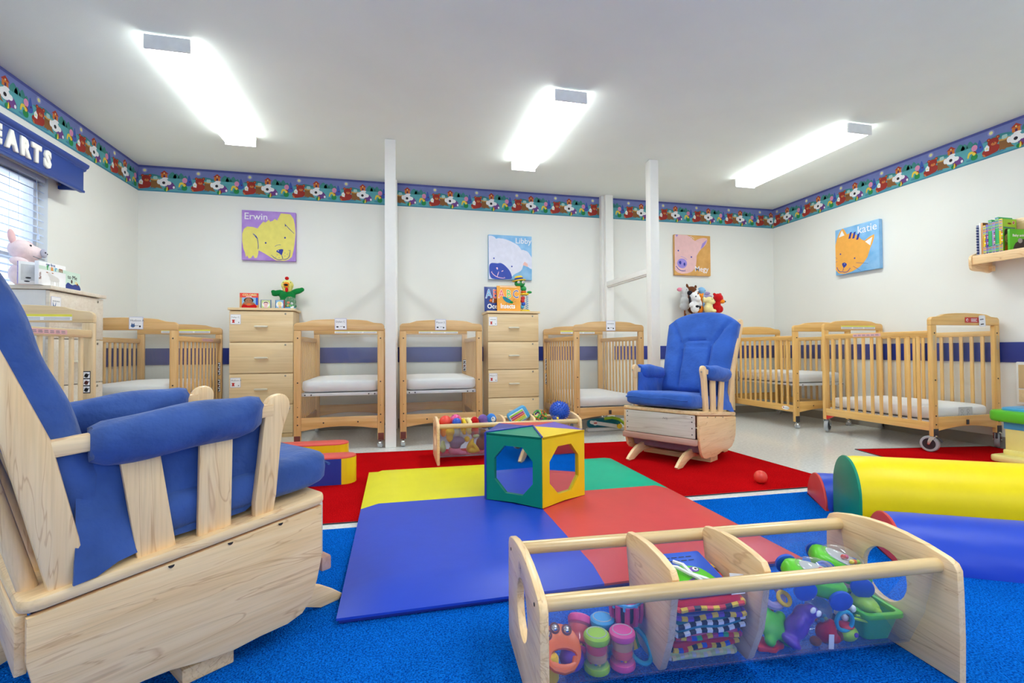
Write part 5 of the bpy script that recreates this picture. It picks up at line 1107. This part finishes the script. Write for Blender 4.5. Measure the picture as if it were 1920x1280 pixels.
k.build('drip_rim', t); MB('p_cyan').tube([(.012+.027*math.cos(a)-.010*math.sin(a), -.032+.030*math.sin(a), .034+.030*math.sin(a)) for a in [2*PI*i/24 for i in range(24)]], .0055, 8, True).build('ring_handle', t)
MB('p_orange').ball((0, 0, .09), .010, 10, 8).build('inner_bead', t)
t = toy(B1, 'orange hand tambourine with steel bells leaning at the left end', .064, .110, .085, 'tambourine', 'toy', 0, (math.radians(42), math.radians(6), 0))
k = MB('p_orange'); k.prism(circ(0, 0, .048, .050, 28), .014, Tr(0, 0, -.007), holes=(circ(.004, -.017, .030, .015, 16),), bev=.004); k.build('frame', t)
MB('p_orange').tube([(.033*math.cos(a), -.018+.026*math.sin(a), 0) for a in [PI+PI*i/10 for i in range(11)]], [.007+.0012*(i % 2) for i in range(11)], 8).build('grip', t)
for a in (55, 105, 150): x, y = .034*math.cos(math.radians(a)), .012+.028*math.sin(math.radians(a)); MB('mahogany').cyl((x, y, .0066), (x, y, .0076), .0125, n=16).build('bell_socket', t); MB('chrome').ball((x, y, .006), .0095, 12, 8).build('bell', t)
t = toy(B1, 'purple ball maraca lying under the orange tambourine', .094, .122, .0535, 'maraca', 'rattle'); k = MB('p_purple'); k.ball((0, 0, 0), .0285); k.build('head', t); MB('p_purple').lathe([(.0288, -.003), (.0296, 0), (.0288, .003)], 24, None, False).build('seam_ring', t)
t = toy(B1, 'yellow cylinder rattle at the left end of the near bin', .040, .100, .0245, 'rattle', 'rattle'); MB('f_yel').lathe([(.001, 0), (.015, 0), (.017, .005), (.0165, .05), (.013, .055), (.001, .056)], 16).build('tube', t)
t = toy(B1, 'green and yellow striped block in the corner by the first divider', .252, .168, .05, 'striped_block', 'toy', 0, (math.radians(-25), 0, .3))
k = MB('p_dgreen').box(-.016, .016, -.016, .016, -.02, .075, b=.003); b_ = k.build('block', t); MB('f_yel').box(-.007, .007, -.0165, .0165, -.0202, .0755, b=.001).build('stripe', b_)
# cloth books between the dividers
def cloth_book(lb, z, x0, x1, y0, y1, h, body, trims, tilt=0, page=None, roll=0):
    t = toy(B1, lb, (x0+x1)/2, (y0+y1)/2, z, 'cloth_book', 'book', roll, None, 'soft cloth books in the near bin')
    t.rotation_euler = Euler((tilt, 0, B1.to_euler().z+roll)); a, c = (x1-x0)/2, (y1-y0)/2
    MB(body).sup((0, 0, 0), (a, c, h/2), .5, .22, 32, 10).build('padding', t, 60)
    for lev in ((0,) if h < .034 else (-h*.2, h*.22)):
        k = MB(trims[0]); pth = []
        n = 34
        for i in range(n+1):
            f = i/n*(4*a+4*c) if False else i/n
            per = 2*(2*a+2*c); s = f*(2*a+2*2*c)                      # right side, front, left side
            if s < 2*c: p = (a, c-s)
            elif s < 2*c+2*a: p = (a-(s-2*c), -c)
            else: p = (-a, -c+(s-2*c-2*a))
            pth.append(Vector((p[0], p[1], lev+.0028*math.sin(9*f*3+z*90))))
        for i in range(n):
            k.use(trims[i % len(trims)]); k.tube([pth[i], pth[i].lerp(pth[i+1], .96)], .0058 if h > .02 else .004, 6)
        k.build('edge_trim', t)
    return t, a, c
RY = ('p_red', 'f_yel', 'p_coral', 'f_yel', 'p_black'); PY = ('p_purple', 'f_yel', 'p_purple', 'f_yel', 'p_black'); BW = ('p_black', 'p_white')
cloth_book('pale page cloth book at the bottom of the cloth stack', .042, .320, .490, .098, .18, .030, 'f_lgreen', ('f_cream', 'f_grey', 'f_lgreen'))
cloth_book('cloth book with yellow and red checked edge second from the stack bottom', .068, .318, .488, .085, .205, .028, 'f_red', ('f_yel', 'p_red', 'p_blue', 'f_yel', 'p_black'), roll=.04)
cloth_book('pink and yellow checked cloth book in the middle of the cloth stack', .094, .318, .492, .078, .212, .026, 'p_magenta', ('p_magenta', 'f_yel', 'p_red', 'p_mint', 'p_blue'), roll=-.03)
cloth_book('puffy teal cloth book with black and white edge in the cloth stack', .126, .316, .492, .065, .218, .042, 'f_teal', BW, tilt=.03, roll=.05)
cloth_book('cloth book with purple and yellow edge under the top cloth book', .156, .320, .492, .06, .225, .022, 'p_navy', PY, tilt=.08, roll=-.02)
t, a, c = cloth_book('top cloth book, blue page with green turtle and red yellow edge', .190, .318, .485, .052, .235, .030, 'f_red', RY, tilt=.19, roll=.02)
M = Tr(0, .004, .0155); k = MB('p_blue'); k.prism(rrect(-a+.01, a-.012, -c+.012, c-.008, .006), .002, M); pg = k.build('page', t)
k = MB('p_green'); k.poly(smooth_closed([(-.06, -.06), (-.055, .0), (-.02, .03), (.03, .02), (.05, -.02), (.05, -.065)]), M, .0025).use('p_purple').poly(circ(.018, .012, .013, .01, 12), M, .0032).poly(stroke([(-.035, -.07), (-.02, -.03), (.0, -.02)], .009), M, .0032).use('p_white').poly(circ(.021, .013, .007, n=10), M, .0036).use('ink_dark').poly(circ(.022, .013, .0035, n=8), M, .004)
for i in range(2):
    for j in range(5): k.poly([(-.055+.02*j, .062-.014*i), (-.040+.02*j, .062-.014*i), (-.040+.02*j, .065-.014*i), (-.055+.02*j, .065-.014*i)], M, .0026)
k.build('page_picture', pg)
k = MB('p_white'); 
for q in ([(-.05, .035, .022), (-.03, .015, .030), (-.008, -.01, .026)], [(-.022, .045, .024), (-.012, .02, .032), (-.004, -.008, .026)], [(-.006, -.008, .026), (.02, -.03, .026), (.034, -.04, .022)], [(-.006, -.01, .026), (.0, -.03, .030), (.012, -.042, .022)]): k.tube(q, .0045, 6)
k.build('ribbon_bow', pg)
MB('paper').prism([(0, 0), (.035, .0), (.045, .04), (.01, .045)], .0015, Tr(.058, -.075, .012) @ Rot('X', 50)).build('care_label', t)
# right compartment
t = toy(B1, 'green tub holding a squeaky toy at the right end of the near bin', .885, .1385, .0245, 'tub', 'tub', math.radians(-4))
lo, hi = rrect(-.032, .036, -.040, .040, .012), rrect(-.046, .050, -.060, .060, .014)
k = MB('p_mint'); n = len(lo); V = [(x, y, 0) for x, y in lo]+[(x, y, .07) for x, y in hi]+[(x*.93, y*.94, .07) for x, y in hi]+[(x*.93, y*.93, .004) for x, y in lo]
k.add(V, [[i, (i+1) % n, n+(i+1) % n, n+i] for i in range(n)]+[[n+i, n+(i+1) % n, 2*n+(i+1) % n, 2*n+i] for i in range(n)]+[[2*n+i, 2*n+(i+1) % n, 3*n+(i+1) % n, 3*n+i] for i in range(n)]+[list(range(n-1, -1, -1)), list(range(3*n, 4*n))]); k.build('tub_body', t)
k = MB('p_green'); k.prism(rrect(-.052, .056, -.067, .067, .016), .012, Tr(0, 0, .062), holes=(rrect(-.040, .044, -.054, .054, .012),), bev=.002); k.build('rim', t)
t = toy(B1, 'pale green squeaky toy animal resting in the green tub', .885, .1385, .0305, 'squeaky_toy', 'toy')
MB('p_lime').sup((0, 0, .062), (.027, .040, .023)).build('body', t); MB('p_lime').sup((0, 0, .02), (.02, .026, .02)).build('foot', t)
k = MB('p_lime'); k.ball((0, -.04, .062), .009, 10, 8); k.ball((-.014, .03, .083), .006, 8, 6); k.ball((.014, .03, .083), .006, 8, 6); k.build('knobs', t); eyes(t, [(-.018, .022, .080), (.018, -.006, .080)], .0022)
def car(lb, x, y, z, eul):
    t = toy(B1, lb, x, y, z, 'toy_car', 'toy', 0, eul, 'green toy cars with clear domes')
    MB('p_green').sup((0, 0, -.004), (.074, .044, .026), .6, .55, 28, 12).build('car_body', t)
    MB('clear_plastic').sup((.0, 0, .014), (.056, .036, .036), 1, .8, 24, 12).build('clear_dome', t); MB('p_grey').sup((0, 0, .021), (.045, .030, .004), .8, .8).build('dome_floor', t)
    for i in range(7): MB(('p_red', 'p_magenta', 'p_yellow', 'p_orange', 'p_lime', 'p_sky')[i % 6]).ball((.0+.0095*(i-1), -.014+.009*math.sin(i*2.1), .031), .0062, 8, 6).build('bead', t)
    for sx in (-.044, .046):
        for sy2 in (-1, 1):
            MB('p_blue').lathe([(.001, -.007), (.019, -.007), (.0265, -.003), (.0265, .004), (.019, .008), (.001, .009)], 22, Tr(sx, sy2*.048, -.012) @ Rot('X', 90*sy2)).build('wheel', t)
    return t
car('green toy car with blue wheels nearest the front rod of the near bin', .722, .118, .182, (math.radians(16), math.radians(17), math.radians(-12)))
car('green toy car lying further back near the hole of the end panel', .864, .188, .172, (math.radians(10), math.radians(22), math.radians(-30)))
t = toy(B1, 'purple rubber animal toy tilted in the right compartment', .655, .100, .078, 'squeaky_toy', 'toy', 0, (math.radians(-10), math.radians(38), math.radians(-20)))
blob('body', 'p_purple', [((0, 0, 0), (.026, .026, .036)), ((0, 0, .034), (.024, .024, .024)), ((.0, -.014, .052), (.018, .018, .014)), ((.0, -.012, -.036), (.026, .022, .012)), ((.006, .014, .056), (.008, .008, .010)), ((-.012, -.02, .01), (.01, .012, .02))], t, .004, 3)
k = MB('p_white'); k.sup((.006, -.030, .056), (.006, .004, .008)); k.sup((-.008, -.030, .054), (.006, .004, .008)); k.build('eye', t)
t = toy(B1, 'lime green rubber star toy with knobs beside the second divider', .600, .118, .078, 'star_toy', 'toy', 0, (math.radians(55), 0, 0))
blob('body', 'p_green', [((0, 0, 0), (.034, .034, .018))]+[((.036*math.cos(a), .036*math.sin(a), 0), (.014, .014, .012)) for a in [.4+2*PI*i/5 for i in range(5)]], t, .004, 3)
t = toy(B1, 'green beaker cup leaning under the purple rubber animal', .640, .118, .0260, 'cup', 'cup', 0, (0, math.radians(14), 0))
MB('p_dgreen').lathe([(.001, 0), (.019, 0), (.024, .04), (.0225, .04), (.0175, .003), (.001, .003)], 22, Tr(0, 0, .003)).build('cup_wall', t)
t = toy(B1, 'flat red flower teether lying at the foot of the second divider', .588, .115, .027, 'teether', 'toy'); k = MB('p_red'); k.prism(smooth_closed([(.032*(1+.22*(i % 2))*math.cos(2*PI*i/12), .022*(1+.22*(i % 2))*math.sin(2*PI*i/12)) for i in range(12)], 4), .012, bev=.003); k.build('flower', t)
t = toy(B1, 'clear bubble rattle with coloured beads in the right compartment', .738, .125, .098, 'rattle', 'rattle'); MB('clear_smoky').ball((0, 0, 0), .031, 22, 14).build('bubble', t)
for i in range(7): a = i*1.1; MB(('p_cyan', 'p_lime', 'p_purple', 'p_orange')[i % 4]).ball((.014*math.cos(a), .014*math.sin(a)-.004, -.016-.002*(i % 2)), .0055, 8, 6).build('bead', t)
MB('p_blue').tube([(.0, .0, -.03), (.006, -.004, -.045), (.02, -.008, -.055)], .006, 8).build('stem', t)
t = toy(B1, 'small red plush with a white tag in the right compartment', .742, .105, .052, 'plush_toy', 'plush toy'); blob('body', 'f_red', [((0, 0, 0), (.026, .022, .026)), ((.012, 0, .018), (.014, .012, .014)), ((.02, -.004, -.014), (.014, .014, .012))], t, .004, 3)
MB('paper').prism([(-.016, -.024), (-.002, -.026), (.0, .008), (-.014, .01)], .0012, Tr(0, -.0235, 0) @ Rot('X', 90)).build('tag', t); MB('f_tan').sup((-.03, .0, -.018), (.014, .012, .011)).build('paw', t); MB('f_tan').sup((.036, .0, -.012), (.010, .010, .014)).build('paw', t)
t = toy(B1, 'caterpillar plush with green head, cyan ring and checked body', .800, .108, .044, 'plush_toy', 'plush toy')
MB('p_lime').sup((.004, 0, -.0), (.026, .022, .020)).build('head', t); MB('p_purple').sup((.010, -.0215, .004), (.006, .003, .006)).build('eye', t); MB('p_red').sup((-.0, 0, .018), (.02, .018, .007)).build('collar', t)
MB('p_cyan').tube([(-.014+.023*math.cos(a), -.012, .036+.023*math.sin(a)) for a in [2*PI*i/20 for i in range(20)]], .0048, 8, True).build('teething_ring', t)
k = MB('p_black'); 
for i in range(6): k.use('p_white' if i % 2 else 'p_black').sup((-.022+.009*i, .012-.002*i, .034+.011*(i % 3)), (.0085, .008, .009))
k.build('checked_body', t); MB('p_lime').tube([(.012, -.012, .04), (.03, -.016, .036), (.045, -.016, .031), (.047, -.014, .038), (.02, -.01, .046)], .0034, 6).build('link', t)
t = toy(B1, 'lavender ring handle toy with yellow loop at the back of the right compartment', .625, .150, .135, 'ring_toy', 'toy', 0, (math.radians(50), 0, 0)); MB('f_lav').torus((0, 0, 0), .028, .010).build('ring', t); MB('f_yel').torus((.022, -.016, .012), .015, .005).build('loop', t); MB('p_red').sup((-.01, -.03, -.04), (.018, .016, .03)).build('red_handle', t)
t = toy(B1, 'translucent pink and blue dish standing by the second divider', .585, .200, .150, 'dish', 'dish', 0, (math.radians(30), 0, 0)); MB('f_sky').lathe([(.001, 0), (.03, .004), (.036, .018), (.032, .018), (.026, .008), (.001, .004)], 22).build('bowl', t); MB('f_pinkd').lathe([(.001, .0045), (.024, .0085), (.001, .0095)], 18).build('sauce', t)
# second bin: balls and soft toys
G2 = 'toys in the far bin'
def ball2(lb, x, y, z, r, c, name='ball'):
    t = toy(B2, lb, x, y, z, name, 'ball'); MB(c).ball((0, 0, 0), r, 24, 16).build('ball_shell', t); return t
ball2('red ball at the left end of the far bin', .052, .118, .262, .043, 'p_coral')
t = ball2('pink ball with holes in the far bin', .130, .178, .262, .041, 'p_pink'); k = MB('p_magenta')
for a in range(14): th = a*2.4; ph_ = -1+2*(a+.5)/14; q = Vector((math.cos(th)*math.sqrt(1-ph_**2), math.sin(th)*math.sqrt(1-ph_**2), ph_)); k.cyl(q*.0405, q*.0416, .0078, n=10)
k.build('holes', t)
ball2('small blue ball in front of the pink one in the far bin', .126, .085, .258, .032, 'p_blue')
for lb, x, y, z, c, r, R_ in (('yellow soft ring on edge in the far bin', .178, .115, .225, 'p_yellow', .012, .045), ('cream soft ring on edge in the far bin', .215, .12, .225, 'f_cream', .014, .045)):
    t = toy(B2, lb, x, y, z, 'soft_ring', 'toy'); MB(c).tube([(.004*math.sin(3*a), R_*math.cos(a), R_*math.sin(a)) for a in [2*PI*i/24 for i in range(24)]], [r*(1+.12*(i % 2)) for i in range(24)], 8, True).build('ring', t)
def soft(lb, x, y, z, c, ells, name='plush_toy', more=()):
    t = toy(B2, lb, x, y, z, name, 'plush toy', group='soft toys in the far bin'); blob('body', c, ells, t, .006, 4)
    for nm, cc, q, r in more: MB(cc).sup(q, r).build(nm, t)
    return t
soft('red soft toy between the cream ring and violet plush', .258, .13, .245, 'f_red', [((0, 0, 0), (.032, .04, .045)), ((0, 0, -.06), (.03, .04, .05))])
soft('violet plush ball in the far bin', .318, .14, .265, 'f_purple', [((0, 0, 0), (.036, .036, .036)), ((.01, -.01, -.035), (.034, .034, .03))])
soft('light blue plush with a white face patch in the far bin', .378, .14, .264, 'f_blue', [((0, 0, 0), (.038, .036, .042)), ((0, 0, -.05), (.03, .03, .03))], more=(('face_patch', 'f_white', (.008, -.035, .004), (.015, .006, .018)), ('eye', 'ink_dark', (.004, -.041, .012), (.004, .003, .005))))
soft('yellow plush ball with orange fringe low in the far bin', .066, .095, .195, 'f_yel', [((.012, 0, 0), (.036, .03, .034)), ((.012, 0, -.04), (.025, .025, .03))], more=(('fringe', 'f_orange', (-.03, .0, .004), (.022, .028, .036)),))
soft('dusky violet plush with a yellow end lying in the far bin', .140, .11, .128, 'f_violet', [((-.01, 0, 0), (.06, .034, .032)), ((-.02, 0, -.03), (.04, .03, .03))], more=(('yellow_end', 'f_yel', (.06, -.004, .01), (.02, .02, .02)),))
soft('pink rubber like plush at the bottom of the far bin', .115, .115, .064, 'f_pinkd', [((0, 0, 0), (.045, .03, .034)), ((.05, -.01, -.02), (.035, .02, .014))])
soft('pale green plush at the left end of the far bin', .034, .112, .082, 'f_lgreen', [((0, 0, 0), (.022, .026, .034)), ((0, 0, .036), (.016, .016, .018))])
soft('yellow plush petal toy low in the far bin', .222, .11, .10, 'f_yel', [((0, 0, 0), (.016, .03, .05), (0, 30, 0)), ((.035, 0, -.02), (.016, .03, .05), (0, -40, 0)), ((.02, 0, -.045), (.045, .03, .02))])
soft('tan plush behind the petal toy low in the far bin', .31, .13, .10, 'f_tan', [((0, 0, 0), (.045, .03, .05)), ((.01, 0, .06), (.03, .03, .04))])
soft('grey plush wedged under the balls in the far bin', .10, .165, .175, 'f_grey', [((0, 0, 0), (.06, .03, .05))])
t = toy(B2, 'blue toy piano with coloured keys sticking out of the far bin', .575, .14, .285, 'toy_piano', 'toy', math.radians(-8), None)
t.rotation_euler = (math.radians(0), math.radians(-30), math.radians(-6))
k = MB('p_sky'); k.prism(rrect(-.075, .075, -.05, .045, .02), .075, frame((0, .04, 0), (1, 0, 0), (0, 0, 1)), bev=.008); k.build('case', t)
M = frame((0, -.0355, 0), (1, 0, 0), (0, 0, 1)); k = MB('p_white'); k.prism(rrect(-.064, .05, -.042, .034, .004), .002, M); kb = k.build('key_board', t)
for i, c in enumerate(('p_lime', 'f_yel', 'p_coral', 'p_magenta', 'p_lime')): MB(c).box(-.058, .044, -.0415, -.0375, -.036+.0135*i, -.026+.0135*i, b=.001).build('key', kb)
t = toy(B2, 'open woven ball of green and orange rings in the far bin', .735, .135, .268, 'ring_ball', 'ball')
R_ = .052; vs = [(0, 0, 1), (0, 0, -1), (1, 0, 0), (-1, 0, 0), (0, 1, 0), (0, -1, 0)]+[(a, b_, c) for a in (-.577, .577) for b_ in (-.577, .577) for c in (-.577, .577)]
for i, v in enumerate(vs):
    q = Vector(v).normalized(); M = q.to_track_quat('Z', 'Y').to_matrix().to_4x4(); M.translation = q*R_*.84; MB(('p_dgreen', 'p_orange', 'p_green', 'p_tan', 'p_teal' if 'p_teal' in MATS else 'p_navy')[i % 5]).torus((0, 0, 0), R_*.5, .0042, 20, 6, M).build('ring', t)
t = ball2('large blue spiky ball at the right end of the far bin', .890, .140, .305, .068, 'p_blue', 'spiky_ball')
k = MB('p_blue'); n = 190
for i in range(n):
    zz = 1-2*(i+.5)/n; a = i*2.39996; q = Vector((math.cos(a)*math.sqrt(1-zz*zz), math.sin(a)*math.sqrt(1-zz*zz), zz)); k.cyl(q*.066, q*.0775, .0046, .0018, 6)
o = k.build('spikes', t); o['kind'] = 'stuff'
t = ball2('small blue ball with yellow patches under the spiky ball', .845, .088, .248, .034, 'p_navy'); k = MB('p_yellow')
for i in range(10): a = i*2.4; zz = 1-2*(i+.5)/10; q = Vector((math.cos(a)*math.sqrt(1-zz*zz), math.sin(a)*math.sqrt(1-zz*zz), zz)); k.cyl(q*.0335, q*.0346, .009, n=10)
k.build('patches', t)
t = toy(B2, 'clear rattle with green beads behind the trough panel of the far bin', .262, .10, .163, 'rattle', 'rattle'); MB('clear_plastic').box(-.03, .03, -.018, .018, -.03, .03, b=.006).build('case', t); MB('f_lgreen').sup((0, 0, -.005), (.024, .012, .014)).build('filling', t)
soft('grey brown plush hidden under the toy piano in the far bin', .57, .14, .14, 'f_violet', [((0, 0, 0), (.055, .05, .09)), ((0, 0, -.07), (.04, .035, .04))])
soft('teal plush under the open ring ball in the far bin', .74, .14, .13, 'f_teal', [((0, 0, 0), (.05, .05, .08)), ((0, 0, -.06), (.04, .035, .045))])
soft('large cream plush under the spiky ball in the far bin', .88, .14, .13, 'f_cream', [((0, 0, 0), (.05, .05, .09)), ((0, 0, -.06), (.04, .035, .045))])
soft('brown plush beneath the light blue plush in the far bin', .40, .14, .13, 'f_tan', [((0, 0, 0), (.03, .05, .08)), ((0, 0, -.06), (.028, .035, .045))])
